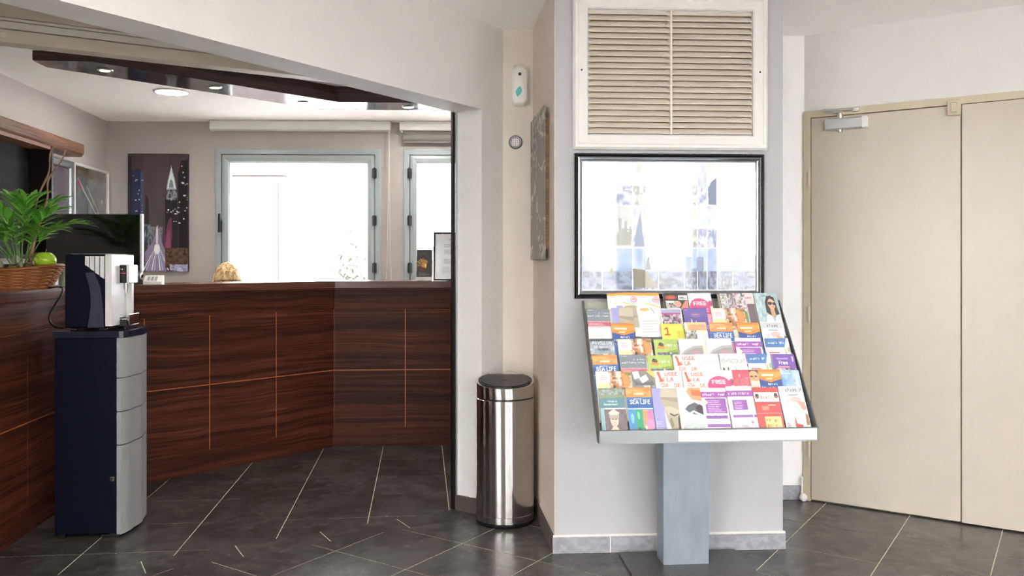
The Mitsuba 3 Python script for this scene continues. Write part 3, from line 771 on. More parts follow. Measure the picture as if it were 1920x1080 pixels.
# ------------------------------------------------------------------ steel waste bin
bn = thing('waste_bin', 'tall polished steel waste bin with black lid in the corner by the pillar', 'waste bin')
MB = trimesh.transformations.translation_matrix((-0.034, 4.155, 0))
rb = 0.143
part(bn, 'base', tf(lathe([(0, 0), (rb - 0.004, 0), (rb + 0.001, 0.006), (rb + 0.001, 0.017), (rb - 0.003, 0.019), (0, 0.019)], 64), MB), 'm_black', 40)
part(bn, 'body', tf(lathe([(0, 0.0195), (rb, 0.0195), (rb, 0.05), (rb - 0.0012, 0.0515), (rb, 0.053), (rb, 0.606), (rb - 0.004, 0.610), (0, 0.610)], 96), MB), 'm_bin', 30)
part(bn, 'seam', tf(lathe([(0, 0.6102), (rb - 0.005, 0.6102), (rb - 0.005, 0.616), (0, 0.616)], 64), MB), 'm_black', 30)
cyl = m3.Manifold.cylinder(0.14, rb, rb, 96).translate([0, 0, 0.6162])
al = math.radians(9)
cutb = m3.Manifold.cube([1, 1, 0.4], True).translate([0, 0, 0.2]).rotate([math.degrees(al), 0, 0]).translate([0, 0, 0.690])
hd = cyl - cutb
dsh = sg.Polygon(disc_poly(0, 0, 0.122, n=64)).intersection(sg.box(-0.2, -0.2, 0.2, 0.088)).buffer(-0.008).buffer(0.008)
def tilt_prism(poly, a, b):
    m = prism(poly, a, b); m.apply_transform(trimesh.transformations.rotation_matrix(al, (1, 0, 0))); m.apply_translation((0, 0, 0.690)); return m
hd = hd - to_m3(tilt_prism(dsh, -0.012, 0.02))
part(bn, 'head', tf(from_m3(hd), MB), 'm_bin', 30)
part(bn, 'lid', tf(tilt_prism(dsh.buffer(-0.002), -0.0115, 0.006), MB), 'm_lid_black', 30, label='black D-shaped push lid')
part(bn, 'lid_rim', tf(tilt_prism(dsh.buffer(0.010).difference(dsh.buffer(0.0005)), 0.0003, 0.004), MB), 'm_black', 30)
part(bn, 'button', tf(tilt_prism(sg.Polygon(disc_poly(0.0, 0.0, 0.012)), 0.0062, 0.0075), MB), 'm_black', 30)

# ------------------------------------------------------------------ niche wall: air freshener, round speaker; art panel on the pillar
FN = fr(B, np.array([0.114, 4.39]) - B)
af = thing('air_freshener', 'white air freshener dispenser high on the narrow niche wall', 'air freshener')
body = m3.Manifold.extrude(m3.CrossSection([np.array(rrect(0.048, 0.134, 2.085, 2.296, 0.03).exterior.coords[:-1])]), 0.052)
bm = from_m3(body)
v = bm.vertices.copy(); bm.vertices = np.stack([v[:, 0], -v[:, 2] - 0.001, v[:, 1]], 1)
hull = []
for ins, y in ((0.0, -0.001), (0.0, -0.035), (0.006, -0.048), (0.018, -0.055)):
    q = rrect(0.048 + ins, 0.134 - ins, 2.085 + ins, 2.296 - ins, 0.03)
    hull += [(x, y, z) for x, z in q.exterior.coords[:-1]]
part(af, 'body', tf(trimesh.Trimesh(np.array(hull)).convex_hull, FN), 'm_offwhite_plastic', 30)
part(af, 'nozzle', tf(tf(trimesh.creation.cylinder(radius=0.008, height=0.004, sections=20), trimesh.transformations.rotation_matrix(math.pi / 2, (1, 0, 0))), FN @ trimesh.transformations.translation_matrix((0.094, -0.056, 2.245))), 'm_black', 30)
lf = [(0.082 + 0.016 * math.sin(math.pi * t) * (1 if k else -1) + 0.012 * t, 2.128 + 0.055 * t) for k, ts in ((0, np.linspace(0, 1, 9)), (1, np.linspace(1, 0, 9)[1:-1])) for t in ts]
part(af, 'badge', tf(prism_y(sg.Polygon(lf).buffer(0), -0.0575, -0.0545), FN), 'm_teal', label='teal leaf badge')
sk = thing('wall_speaker', 'small round grey grille on the niche wall below the air freshener', 'wall speaker')
MS = FN @ trimesh.transformations.translation_matrix((0.0665, 0, 1.900)) @ trimesh.transformations.rotation_matrix(math.pi / 2, (1, 0, 0))
part(sk, 'rim', tf(lathe([(0, 0.0006), (0.036, 0.0006), (0.036, 0.008), (0.031, 0.013), (0.025, 0.012), (0.024, 0.006), (0, 0.006)], 40), MS), 'm_grille', 40)
for c in (-0.014, -0.0047, 0.0047, 0.014):
    h = math.sqrt(0.024 ** 2 - c * c) - 0.001
    part(sk, 'grille_bar', tf(box(-h, h, c - 0.0017, c + 0.0017, 0.0065, 0.0095), MS), 'm_offwhite_plastic')
    part(sk, 'grille_bar', tf(box(c - 0.0017, c + 0.0017, -h, h, 0.0096, 0.0115), MS), 'm_offwhite_plastic')
# metal art panel standing off the pillar's left face
ap = thing('art_panel', 'engraved metal art panel on a wood block on the left side of the pillar', 'art panel')
FA = fr((0.114, 4.39), -ls)                         # x from the niche corner towards the lobby, -y out of the pillar's left face
def rel_tex(p, n, uv):
    a = 1 - dr.abs(fbm(p.y * 6, p.z * 9, 2.0, 4) - 0.5) * 14
    b = noise(p.y * 60, p.z * 60, 5.0)
    return mix(lin('#8d8983'), lin('#c9c5be'), dr.clip(a, 0, 1) * smoothstep(0.35, 0.6, b))
def rel_h(p, n, uv):
    return 0.002 * smoothstep(0.0, 1.0, 1 - dr.abs(fbm(p.y * 6, p.z * 9, 2.0, 4) - 0.5) * 14)
bsdf('m_art', mikit.proc(rel_tex), 0.4, 0.5, 0.8, bump=(mikit.proc(rel_h), 1.0))
part(ap, 'plate', tf(box(0.10, 0.595, -0.030, -0.0265, 1.285, 1.987, 0.001), FA), 'm_art')
part(ap, 'block', tf(box(0.22, 0.555, -0.0262, -0.0042, 1.335, 1.935), FA), 'm_wood_block', label='brown wood mounting block')

# ------------------------------------------------------------------ louvred vent
vt = thing('wall_vent', 'large white louvred vent at the top of the pillar', 'vent')
part(vt, 'frame', tf(ring(0.076, 0.942, 1.767, 2.449, [(0, -0.0006), (0, -0.020), (0.010, -0.030), (0.020, -0.030), (0.026, -0.026), (0.060, -0.024), (0.066, -0.020), (0.068, 0.03), (0.062, 0.03), (0.062, -0.0006)]), FP), 'm_white')
nz = 21; pitch = (2.381 - 1.833) / nz
for i in range(nz):
    z = 1.833 + pitch * (i + 0.22)
    part(vt, 'slat', tf(prism_x([(-0.0195, z), (-0.0175, z - 0.0012), (-0.015, z - 0.0004), (0.010, z + 0.0245), (0.0085, z + 0.0262), (-0.0165, z + 0.0024), (-0.019, z + 0.0024)], 0.1445, 0.8735), FP), 'm_slat')
part(vt, 'mullion', tf(box(0.505, 0.514, -0.0225, 0.03, 1.836, 2.379), FP), 'm_slat')
part(vt, 'duct', tf(cat(box(0.157, 0.870, 0.145, 0.155, 1.842, 2.373), box(0.157, 0.870, 0.035, 0.144, 1.842, 1.846), box(0.157, 0.870, 0.035, 0.144, 2.369, 2.373), box(0.157, 0.161, 0.035, 0.144, 1.8465, 2.3685), box(0.866, 0.870, 0.035, 0.144, 1.8465, 2.3685)), FP), 'm_vent_back')
for x in (0.113, 0.905):
    part(vt, 'screw', tf(tf(trimesh.creation.cylinder(radius=0.004, height=0.004, sections=14), trimesh.transformations.rotation_matrix(math.pi / 2, (1, 0, 0))), FP @ trimesh.transformations.translation_matrix((x, -0.0255, 2.112))), 'm_black', 30)

# ------------------------------------------------------------------ framed collage under the vent
pf = thing('collage_frame', 'black and silver framed collage of pale city photographs below the vent', 'framed picture')
px0, px1, pz0, pz1 = 0.083, 0.925, 1.115, 1.750
part(pf, 'frame', tf(ring(px0, px1, pz0, pz1, [(0, -0.0006), (0, -0.024), (0.006, -0.030), (0.013, -0.027), (0.015, -0.0006)]), FP), 'm_black_gloss')
part(pf, 'inner_frame', tf(ring(px0 + 0.0152, px1 - 0.0152, pz0 + 0.0152, pz1 - 0.0152, [(0, -0.0006), (0, -0.026), (0.005, -0.028), (0.012, -0.020), (0.016, -0.018), (0.018, -0.0006)]), FP), 'm_frame_silver', label='silver inner moulding')
pw, ph = px1 - px0 - 0.07, pz1 - pz0 - 0.07
p = Print(pw, ph, '#d3d6dc')
cols = [0, 0.115, 0.29, 0.35, 0.44, 0.59, 0.665, 0.72, 0.78, 0.87, 1.0]
rows = [0, 0.33, 0.66, 1.0]
pals = (('#b9bfd0', '#d8dce4', '#8f96b3', '#e6e6e6'), ('#c4c6c4', '#dfe0dd', '#a2a3a1', '#eceae4'), ('#9fa9c6', '#c7cddd', '#7d86a8', '#e0e3ea'), ('#b0aaa0', '#d6d2ca', '#8c877d', '#c0c8d4'))
rg = random.Random(31)
for i in range(len(cols) - 1):
    for j in range(3):
        p.n -= (1 if i + j else 0)
        x0, x1, y0, y1 = cols[i] + 0.003, cols[i + 1] - 0.003, rows[j] + 0.004, rows[j + 1] - 0.004
        pal = pals[rg.randrange(4)]
        p.mosaic(x0, y0 + (y1 - y0) * 0.45, x1, y1, (pal[:2] + (pal[3],)) if j else ('#8ea3c8', '#a9b9d6', '#c3cede'), 40 + i * 3 + j, 14, 16, 1.5, 0.005)
        p.n -= 1
        p.mosaic(x0, y0, x1, y0 + (y1 - y0) * 0.45, pal if j else ('#5d6a8c', '#8f9bb0', '#49516b', '#a9aeb2'), 80 + i * 3 + j, 16, 14, 2.6, 0.015)
def skyline(x0, y0, w, h, col, seed):
    r = random.Random(seed); pts = [(x0, y0)]
    x = x0
    while x < x0 + w:
        dx = w * r.uniform(0.08, 0.2); hh = h * r.uniform(0.3, 1)
        pts += [(x, y0 + hh), (min(x + dx, x0 + w), y0 + hh)]; x += dx
    pts += [(x0 + w, y0)]
    p.poly(pts, col)
skyline(0.01, 0.36, 0.1, 0.12, '#7f8a8c', 1)
skyline(0.18, 0.35, 0.1, 0.26, '#a3a49f', 2)
p.poly([(0.30, 0.34), (0.31, 0.46), (0.325, 0.56), (0.335, 0.62), (0.345, 0.46), (0.36, 0.34)], '#8e96ad')
p.poly([(0.30, 0.02), (0.29, 0.17), (0.36, 0.16), (0.44, 0.02)], '#77735f').poly([(0.36, 0.16), (0.38, 0.27), (0.395, 0.16)], '#69707a')
p.poly([(0.60, 0.15), (0.60, 0.26), (0.63, 0.26), (0.63, 0.17), (0.66, 0.17), (0.66, 0.26), (0.70, 0.26), (0.70, 0.15)], '#7e8aa8')
p.poly([(0.73, 0.67), (0.725, 0.79), (0.745, 0.85), (0.775, 0.88), (0.775, 0.67)], '#6f7896')
p.poly([(0.15, 0.13), (0.17, 0.18), (0.185, 0.13)], '#84806f').poly([(0.86, 0.12), (0.88, 0.17), (0.91, 0.12)], '#8f988c')
p.put(pf, 'print', FP @ trimesh.transformations.translation_matrix((px0 + 0.035, -0.0035, pz0 + 0.035)))
a, b, c, d = px0 + 0.034, px1 - 0.034, pz0 + 0.034, pz1 - 0.034
part(pf, 'pane', tf(trimesh.Trimesh([(a, -0.012, c), (b, -0.012, c), (b, -0.012, d), (a, -0.012, d)], [(0, 1, 2), (0, 2, 3)], process=False), FP), 'm_glass')

# ------------------------------------------------------------------ vending cabinet with the coffee machine on it
FM = fr((-2.098, 3.86), S)
NP = 22
def front_x(y):
    t = min(max(y / 0.36, 0), 1)
    return 0.292 + 0.036 * math.sin(math.pi * t ** 0.85) ** 0.8 * (0.75 + 0.25 * t) + 0.004 * math.sin(5 * math.pi * t) * math.sin(math.pi * t)
ys = np.linspace(0, 0.36, NP)
arc = [(front_x(y), y) for y in ys]
vc = thing('vending_cabinet', 'narrow navy cabinet with curved silver drawer fronts beside the reception desk', 'cabinet')
part(vc, 'body', tf(box(0.0, 0.270, 0.0, 0.36, 0.022, 0.925, 0.002), FM), 'm_navy')
part(vc, 'top', tf(prism([(-0.006, -0.006), (0.285, -0.006)] + [(x + 0.010, y) for x, y in arc] + [(0.285, 0.366), (-0.006, 0.366)], 0.9255, 0.955), FM), 'm_navy_gloss')
for n, (a, b) in enumerate(((0.7400, 0.923), (0.5845, 0.7355), (0.4300, 0.580), (0.016, 0.4255))):
    q = sg.Polygon([(0.2715, 0.002)] + [(x, y) for x, y in arc[0:]] + [(0.2715, 0.358)]).buffer(-0.0004)
    part(vc, 'drawer' if n < 3 else 'door', tf(prism(q, a, b), FM), 'm_silver_paint', 25, label=('silver drawer front' if n < 3 else 'tall silver lower door'))
lk = part(vc, 'lock', tf(box(0.243, 0.263, -0.007, -0.0003, 0.262, 0.284, 0.002), FM), 'm_chrome', label='small chrome lock')
part(lk, 'keyhole', tf(box(0.251, 0.255, -0.0085, -0.0072, 0.267, 0.279), FM), 'm_black')
for x in (0.01, 0.235):
    for y in (0.012, 0.318):
        part(vc, 'foot', tf(box(x, x + 0.03, y, y + 0.03, 0.0, 0.0215, 0.002), FM), 'm_black')
part(vc, 'kick_strip', tf(prism([(0.2, 0.01), (0.28, 0.01)] + [(x - 0.012, y) for x, y in arc[2:-1]] + [(0.2, 0.35)], 0.004, 0.0155), FM), 'm_black')

cm = thing('coffee_machine', 'navy and silver drinks machine standing on the vending cabinet', 'coffee machine')
zb = 0.955
part(cm, 'body', tf(box(0.032, 0.214, 0.03, 0.325, zb + 0.014, 1.309, 0.006), FM), 'm_navy')
for x in (0.05, 0.18):
    for y in (0.045, 0.285):
        part(cm, 'foot', tf(box(x, x + 0.03, y, y + 0.03, zb + 0.0002, zb + 0.0138, 0.003), FM), 'm_black')
# side panel with a raised curved band, and diagonal-ended slats, chrome gleam put into pale paint
band = [(0.135, zb + 0.016), (0.150, zb + 0.12), (0.146, zb + 0.19), (0.125, zb + 0.27), (0.165, zb + 0.27), (0.192, zb + 0.20), (0.205, zb + 0.10), (0.207, zb + 0.016)]
part(cm, 'side_band', tf(prism_y(sg.Polygon(band).buffer(0.004).buffer(-0.004), 0.0235, 0.0298), FM), 'm_navy_light', label='curved lighter band')
part(cm, 'side_panel', tf(prism_y([(0.036, zb + 0.02), (0.130, zb + 0.02), (0.143, zb + 0.12), (0.139, zb + 0.19), (0.118, zb + 0.262), (0.036, zb + 0.262)], 0.025, 0.0298), FM), 'm_navy')
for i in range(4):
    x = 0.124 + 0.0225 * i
    part(cm, 'silver_slat', tf(prism_y([(x, 1.302), (x + 0.018, 1.302), (x + 0.018, 1.262 - 0.018 * i - 0.012), (x, 1.262 - 0.018 * i)], 0.0225, 0.0298), FM), 'm_silver_light')
part(cm, 'top_cover', tf(box(0.055, 0.213, 0.04, 0.315, 1.3092, 1.314, 0.002), FM), 'm_chrome')
part(cm, 'front_frame', tf(prism_x([(0.024, zb + 0.022), (0.024, 1.310), (0.322, 1.310), (0.322, zb + 0.022), (0.292, zb + 0.022), (0.292, 1.262), (0.128, 1.262), (0.128, zb + 0.022)], 0.2145, 0.243), FM), 'm_silver_light', label='silver front frame')
part(cm, 'front_edge', tf(box(0.2145, 0.2435, 0.0195, 0.0238, zb + 0.022, 1.310, 0.001), FM), 'm_white')
part(cm, 'niche', tf(box(0.2145, 0.219, 0.1285, 0.2915, zb + 0.05, 1.2615), FM), 'm_silver_light')
hd = part(cm, 'control_head', tf(box(0.2195, 0.268, 0.140, 0.27, 1.175, 1.258, 0.004), FM), 'm_black')
part(hd, 'cover', tf(box(0.2685, 0.280, 0.138, 0.272, 1.172, 1.262, 0.004), FM), 'm_white', label='white front cover')
part(hd, 'stripe', tf(box(0.226, 0.2670, 0.1382, 0.1397, 1.219, 1.2235), FM), 'm_pink', label='pink stripe')
for x in (0.236, 0.247):
    part(hd, 'lamp', tf(box(x, x + 0.006, 0.1384, 0.1397, 1.237, 1.243), FM), 'm_white')
part(cm, 'spout', tf(tf(cat(trimesh.creation.cylinder(radius=0.010, height=0.03, sections=16), tf(trimesh.creation.cylinder(radius=0.006, height=0.02, sections=16), trimesh.transformations.translation_matrix((0, 0, -0.025)))), trimesh.transformations.translation_matrix((0.245, 0.205, 1.159))), FM), 'm_chrome', 40)
tray = part(cm, 'drip_tray', tf(box(0.2195, 0.276, 0.13, 0.29, zb + 0.010, zb + 0.044, 0.004), FM), 'm_black')
for i in range(4):
    part(tray, 'grate_bar', tf(box(0.224 + 0.013 * i, 0.230 + 0.013 * i, 0.138, 0.282, zb + 0.0442, zb + 0.047), FM), 'm_chrome')
part(cm, 'drip_cover', tf(box(0.2765, 0.284, 0.14, 0.28, zb + 0.016, zb + 0.070, 0.003), FM), 'm_chrome', label='chrome tray front')
cord = [(-2.33, 4.24, 1.1492), (-2.27, 4.17, 1.151), (-2.20, 4.12, 1.147), (-2.185, 4.06, 1.10), (-2.185, 3.98, 1.03), (-2.15, 3.93, 0.985), (-2.10, 3.905, 0.968), (-2.068, 3.905, 0.975)]
tt = np.linspace(0, len(cord) - 1, 40)
from scipy.interpolate import CubicSpline
cp = CubicSpline(range(len(cord)), np.array(cord))(tt)
solo('power_cord', tube(cp, 0.0042, 8), 'm_black', 'black power cord hanging from the desk to the drinks machine', 'cord', smooth=True)

# ------------------------------------------------------------------ monitor on the desk
mo = thing('computer_monitor', 'glossy black computer monitor with silver edge on the desk behind the drinks machine', 'monitor')
FO = fr((-2.455, 4.95), (0.9995, 0.03))
part(mo, 'screen', tf(box(-0.278, 0.268, -0.012, 0.012, 1.222, 1.557, 0.005), FO), 'm_black_gloss', label='glossy black face')
part(mo, 'silver_edge', tf(box(0.2685, 0.281, -0.014, 0.014, 1.220, 1.559, 0.003), FO), 'm_silver_light', label='silver side edge')
part(mo, 'rear_shell', tf(box(-0.24, 0.23, 0.0125, 0.04, 1.25, 1.53, 0.008), FO), 'm_black')
part(mo, 'neck', tf(box(-0.03, 0.03, 0.0402, 0.062, 1.16, 1.42, 0.003), FO), 'm_silver_light')
part(mo, 'base', tf(box(-0.13, 0.13, -0.08, 0.10, 1.1443, 1.159, 0.003), FO), 'm_silver_light')

ph_ = thing('telephone', 'white desk telephone on the worktop right of the drinks machine', 'telephone')
FT2 = fr((-2.185, 5.05), (0.95, 0.3))
part(ph_, 'body', tf(prism_x([(-0.07, 1.1443), (-0.07, 1.158), (0.06, 1.195), (0.07, 1.19), (0.07, 1.1443)], -0.02, 0.085), FT2), 'm_offwhite_plastic')
part(ph_, 'handset', tf(tube([(-0.05, -0.06, 1.165), (-0.05, -0.045, 1.183), (-0.05, 0.0, 1.196), (-0.05, 0.05, 1.208), (-0.05, 0.065, 1.19)], [0.020, 0.018, 0.012, 0.018, 0.020], 12), FT2), 'm_black', True, label='dark handset')
part(ph_, 'cradle', tf(box(-0.075, -0.0205, -0.07, 0.07, 1.1443, 1.170, 0.003), FT2), 'm_black')
for i in range(3):
    for j in range(4):
        part(ph_, 'key', tf(box(0.0 + 0.02 * i, 0.014 + 0.02 * i, -0.05 + 0.02 * j, -0.036 + 0.02 * j, 1.165 + 0.0057 * j, 1.1705 + 0.0057 * j), FT2), 'm_alu_window')

# ------------------------------------------------------------------ papers at the right end of the desk
def sheet(o, xd, lean):
    m = fr(o, xd)
    return m @ trimesh.transformations.rotation_matrix(lean, (-1, 0, 0))
dn = thing('document_frame', 'black framed white notice leaning on the right end of the desk', 'document frame')
MD = sheet((-0.555, 5.93, 1.1445), (0.985, -0.02), math.radians(8))
part(dn, 'frame', tf(ring(0, 0.225, 0, 0.345, [(0, 0), (0, -0.010), (0.007, -0.012), (0.011, -0.008), (0.011, 0)]), MD), 'm_hinge_black')
part(dn, 'backing', tf(box(0.002, 0.223, 0.0005, 0.004, 0.002, 0.343), MD), 'm_black')
p = Print(0.203, 0.323, '#eceef0')
p.scrib(0.42, 0.86, 0.03, '#8d9096', 0.34).lines(0.3, 0.70, 0.9, 0.79, 3, '#b4b7bd', 3).lines(0.32, 0.55, 0.88, 0.66, 4, '#b4b7bd', 4).lines(0.3, 0.34, 0.86, 0.46, 4, '#a9acb3', 5).lines(0.25, 0.14, 0.8, 0.28, 5, '#c0c3c8', 6)
p.put(dn, 'notice', MD @ trimesh.transformations.translation_matrix((0.011, -0.001, 0.011)))
part(dn, 'stand', tf(prism_x([(0.0042, 0.19), (0.0042, 0.21), (0.118, -0.0145), (0.105, -0.0145)], 0.09, 0.135), MD), 'm_black')
lh = thing('leaflet_holder', 'dark leaflet with golden flower in a clear holder on the right end of the desk', 'leaflet holder')
ML = sheet((-0.672, 5.865, 1.1445), (0.99, -0.05), math.radians(9))
part(lh, 'leaflet', tf(box(0.004, 0.112, 0.001, 0.010, 0.028, 0.218), ML), 'm_paper')
p = Print(0.108, 0.19, '#33302f')
p.mosaic(0, 0.75, 1, 1, ('#2a2827', '#45413d', '#37332f'), 5, 6, 4)
for i in range(9):
    a = math.radians(100 + i * 16)
    p.poly([(0.5, 0.42), (0.5 + 0.52 * math.cos(a) - 0.03, 0.42 + 0.26 * math.sin(a)), (0.5 + 0.52 * math.cos(a) + 0.03, 0.44 + 0.26 * math.sin(a))], ('#c28a35', '#e0b866')[i % 2])
p.oval(0.52, 0.55, 0.2, 0.09, '#b5812f').oval(0.5, 0.4, 0.17, 0.12, '#d08f3c').oval(0.58, 0.42, 0.06, 0.07, '#f2dc9a').oval(0.42, 0.28, 0.18, 0.08, '#6e2d1f').lines(0.15, 0.05, 0.85, 0.16, 3, '#8b8886', 8)
p.put(lh, 'print', ML @ trimesh.transformations.translation_matrix((0.004, 0.0008, 0.028)))
part(lh, 'holder', tf(cat(box(0, 0.116, -0.006, 0.013, 0.0, 0.026, 0.002), box(0, 0.116, 0.0105, 0.013, 0.0262, 0.15)), ML), 'm_offwhite_plastic', label='pale plastic holder')

# ------------------------------------------------------------------ basket with palm on the left desk
bk = thing('wicker_basket', 'brown wicker basket holding the palm on the left end of the desk', 'basket')
BC = np.array([-2.49, 4.225]); ZB = 1.1443
MK = trimesh.transformations.translation_matrix((BC[0], BC[1], ZB))
def brim(a): return 0.103 + 0.012 * math.cos(2 * a)
def bring(t, a, k=0.0): 
    rx, ry = 0.165 + 0.058 * t, 0.125 + 0.045 * t
    return ((rx + k) * math.cos(a), (ry + k) * math.sin(a), 0.004 + (brim(a) - 0.004) * t)
NA = 30
st = [tube([bring(t, 2 * math.pi * (i + 0.5) / NA) for t in np.linspace(0, 1, 6)], 0.0035, 6) for i in range(NA)]
k = part(bk, 'stakes', tf(cat(st), MK), 'm_wicker', True)
labels[k] = {'label': 'upright cane stakes', 'kind': 'stuff'}
for r in range(13):
    t = (r + 0.5) / 13
    pts = []
    for i in range(NA * 4 + 1):
        a = 2 * math.pi * i / (NA * 4)
        w = 0.0045 * math.sin(NA * a / 2 + math.pi * (r % 2) + 0.0)
        pts.append(bring(t, a, w))
    part(bk, 'weave_strand', tf(tube(pts, 0.0052, 6, False), MK), 'm_wicker' if r % 2 else 'm_wicker_light', True)
part(bk, 'rim', tf(tube([bring(1.0, 2 * math.pi * i / 72) for i in range(73)], 0.0085, 8, False), MK), 'm_wicker', True)
part(bk, 'bottom', tf(prism(disc_poly(0, 0, 0.168, 0.128, 40), 0.0, 0.004), MK), 'm_wicker')
part(bk, 'lining', tf(trimesh.Trimesh(np.array([bring(t, 2 * math.pi * i / 40, -0.008) for t in (0.02, 0.95) for i in range(40)]), np.array([f for i in range(40) for f in ((i, (i + 1) % 40, 40 + (i + 1) % 40), (i, 40 + (i + 1) % 40, 40 + i))]), process=False), MK), 'm_wicker_inside', True)
part(bk, 'handle', tf(tube([(-0.20 + 0.02 * math.sin(a), 0.06 * math.cos(a), 0.10 + 0.055 * math.sin(a)) for a in np.linspace(0, math.pi, 14)], 0.008, 8), MK), 'm_wicker', True)

pp = thing('potted_palm', 'green palm growing from the wicker basket on the left end of the desk', 'palm')
rs = np.random.default_rng(4)
gv, gf = trimesh.creation.icosphere(3).vertices, trimesh.creation.icosphere(3).faces
soil = gv.copy(); soil = soil * [0.185, 0.135, 0.045] * (0.9 + 0.25 * meshkit.fbm(gv * 5, 3, 2))[:, None]
part(pp, 'moss_bed', tf(trimesh.Trimesh(soil + [0, 0, 0.078], gf, process=False), MK), 'm_moss', True, label='brown moss and bark')
C0 = np.array([-2.47, 4.235, 1.25])
def leaflet(base, dirv, nrm, L, w):
    d = dirv / np.linalg.norm(dirv); s = np.cross(d, nrm); s /= np.linalg.norm(s) + 1e-9; u = np.cross(s, d)
    v, K = [], 6
    for i in range(K + 1):
        t = i / K
        ww = w * math.sin(math.pi * min(1, 0.12 + 0.88 * t)) ** 0.8 * (1 if t < 0.99 else 0.05)
        c = base + d * L * t - np.array([0, 0, 1]) * L * 0.28 * t * t
        v += [c - s * ww + u * ww * 0.35, c, c + s * ww + u * ww * 0.35]
    f = []
    for i in range(K):
        a = i * 3
        f += [(a, a + 1, a + 4), (a, a + 4, a + 3), (a + 1, a + 2, a + 5), (a + 1, a + 5, a + 4)]
    return trimesh.Trimesh(np.array(v), np.array(f), process=False)
fr_spec = [(-0.30, 0.00, 0.34), (-0.22, -0.08, 0.30), (-0.27, 0.10, 0.24), (-0.15, -0.05, 0.36), (-0.10, 0.08, 0.36), (-0.05, -0.10, 0.30), (0.02, 0.04, 0.35), (0.06, -0.06, 0.33),
           (0.13, 0.03, 0.33), (0.19, -0.05, 0.285), (0.24, 0.02, 0.23), (0.20, -0.10, 0.20), (-0.33, -0.06, 0.22), (-0.12, -0.14, 0.21), (0.04, -0.15, 0.19), (-0.2, -0.12, 0.17)]
for n, (dx, dy, dz) in enumerate(fr_spec):
    tip = C0 + np.array([dx, dy, dz]) * [0.86, 1, 1.12]
    base = C0 + np.array([dx, dy, 0]) * 0.12
    side = tip - base; side[2] = 0; side /= np.linalg.norm(side) + 1e-9
    ctrl = base * 0.45 + tip * 0.55 + np.array([0, 0, 0.07]) - side * 0.03
    pts = [(1 - t) ** 2 * base + 2 * t * (1 - t) * ctrl + t * t * (tip + side * 0.05 - [0, 0, 0.04]) for t in np.linspace(0, 1, 16)]
    f = part(pp, 'frond', tube(pts, np.linspace(0.003, 0.0012, 16), 6), 'm_stem', True)
    NL = 11
    for i in range(NL):
        t = 0.36 + 0.62 * i / (NL - 1)
        q = t * 15; a = int(min(q, 14)); pos = pts[a] + (pts[a + 1] - pts[a]) * (q - a)
        tan = pts[a + 1] - pts[a]; tan /= np.linalg.norm(tan)
        sd = np.cross(tan, [0, 0, 1]); sd /= np.linalg.norm(sd) + 1e-9
        for sg_ in (-1, 1):
            L = (0.115 + 0.03 * rs.random()) * (0.65 + 0.6 * math.sin(math.pi * (0.15 + 0.75 * i / (NL - 1))))
            dv = sd * sg_ * (0.85 - 0.5 * i / NL) + tan * (0.55 + 0.5 * i / NL) + np.array([0, 0, 0.18]) + rs.normal(0, 0.08, 3)
            part(f, 'leaflet', leaflet(pos, dv, np.array([0, 0, 1.0]), L, 0.0088 + 0.0035 * rs.random()), f'm_leaf_{rs.integers(0, 3)}', True)
solo('twisted_branch', tube(CubicSpline([0, .2, .4, .55, .7, .85, 1], np.array([(-2.43, 4.22, 1.20), (-2.415, 4.23, 1.36), (-2.40, 4.23, 1.50), (-2.375, 4.23, 1.62), (-2.325, 4.22, 1.715), (-2.318, 4.22, 1.79), (-2.292, 4.22, 1.856)]))(np.linspace(0, 1, 40)), np.linspace(0.0062, 0.0036, 40) + 0.0009 * np.sin(np.linspace(0, 22, 40)), 8), 'm_twig',
     'left one of two twisted bare branches standing in the basket', 'branch', 'twisted branches in the basket', True)
solo('twisted_branch', tube(CubicSpline([0, .2, .4, .55, .7, .85, 1], np.array([(-2.405, 4.20, 1.20), (-2.385, 4.20, 1.37), (-2.345, 4.20, 1.50), (-2.318, 4.20, 1.60), (-2.315, 4.20, 1.68), (-2.27, 4.20, 1.75), (-2.228, 4.20, 1.838)]))(np.linspace(0, 1, 40)), np.linspace(0.0062, 0.0036, 40) + 0.0009 * np.sin(np.linspace(3, 26, 40)), 8), 'm_twig',
     'right one of two twisted bare branches standing in the basket', 'branch', 'twisted branches in the basket', True)
apl = thing('green_apple', 'shiny lime green apple lying at the rim of the basket', 'apple')
th_ = np.linspace(0, math.pi, 26)
prof = [(0.050 * math.sin(t) * (1 + 0.10 * math.cos(t)), -0.041 * math.cos(t) - 0.012 * math.exp(-(math.sin(t) / 0.3) ** 2) * (-math.cos(t))) for t in th_]
prof[0] = (0, prof[0][1]); prof[-1] = (0, prof[-1][1])
MA = trimesh.transformations.translation_matrix((-2.318, 4.18, ZB + 0.143))
part(apl, 'fruit', tf(lathe(prof, 40), MA), 'm_apple', True)
part(apl, 'stalk', tf(tube([(0, 0, 0.026), (0.003, 0, 0.042), (0.008, 0, 0.052)], 0.0018, 6), MA), 'm_twig', True)
for i in range(14):
    a0 = rs.uniform(-0.9, 1.2); r0 = rs.uniform(0.08, 0.16)
    b = np.array([BC[0] + 0.10 + 0.05 * rs.normal() * 0.5, BC[1] - 0.02 + 0.05 * rs.normal(), ZB + 0.11])
    e = b + np.array([0.07 * math.cos(a0) + 0.02, 0.05 * math.sin(a0) - 0.02, rs.uniform(0.0, 0.07)])
    part(pp, 'dry_twig', tube([b, (b + e) / 2 + [0, 0, 0.025], e, e + [0.012, -0.005, -0.02]], [0.002, 0.0018, 0.0014, 0.001], 5), ('m_twig', 'm_moss', 'm_dry')[i % 3], True)
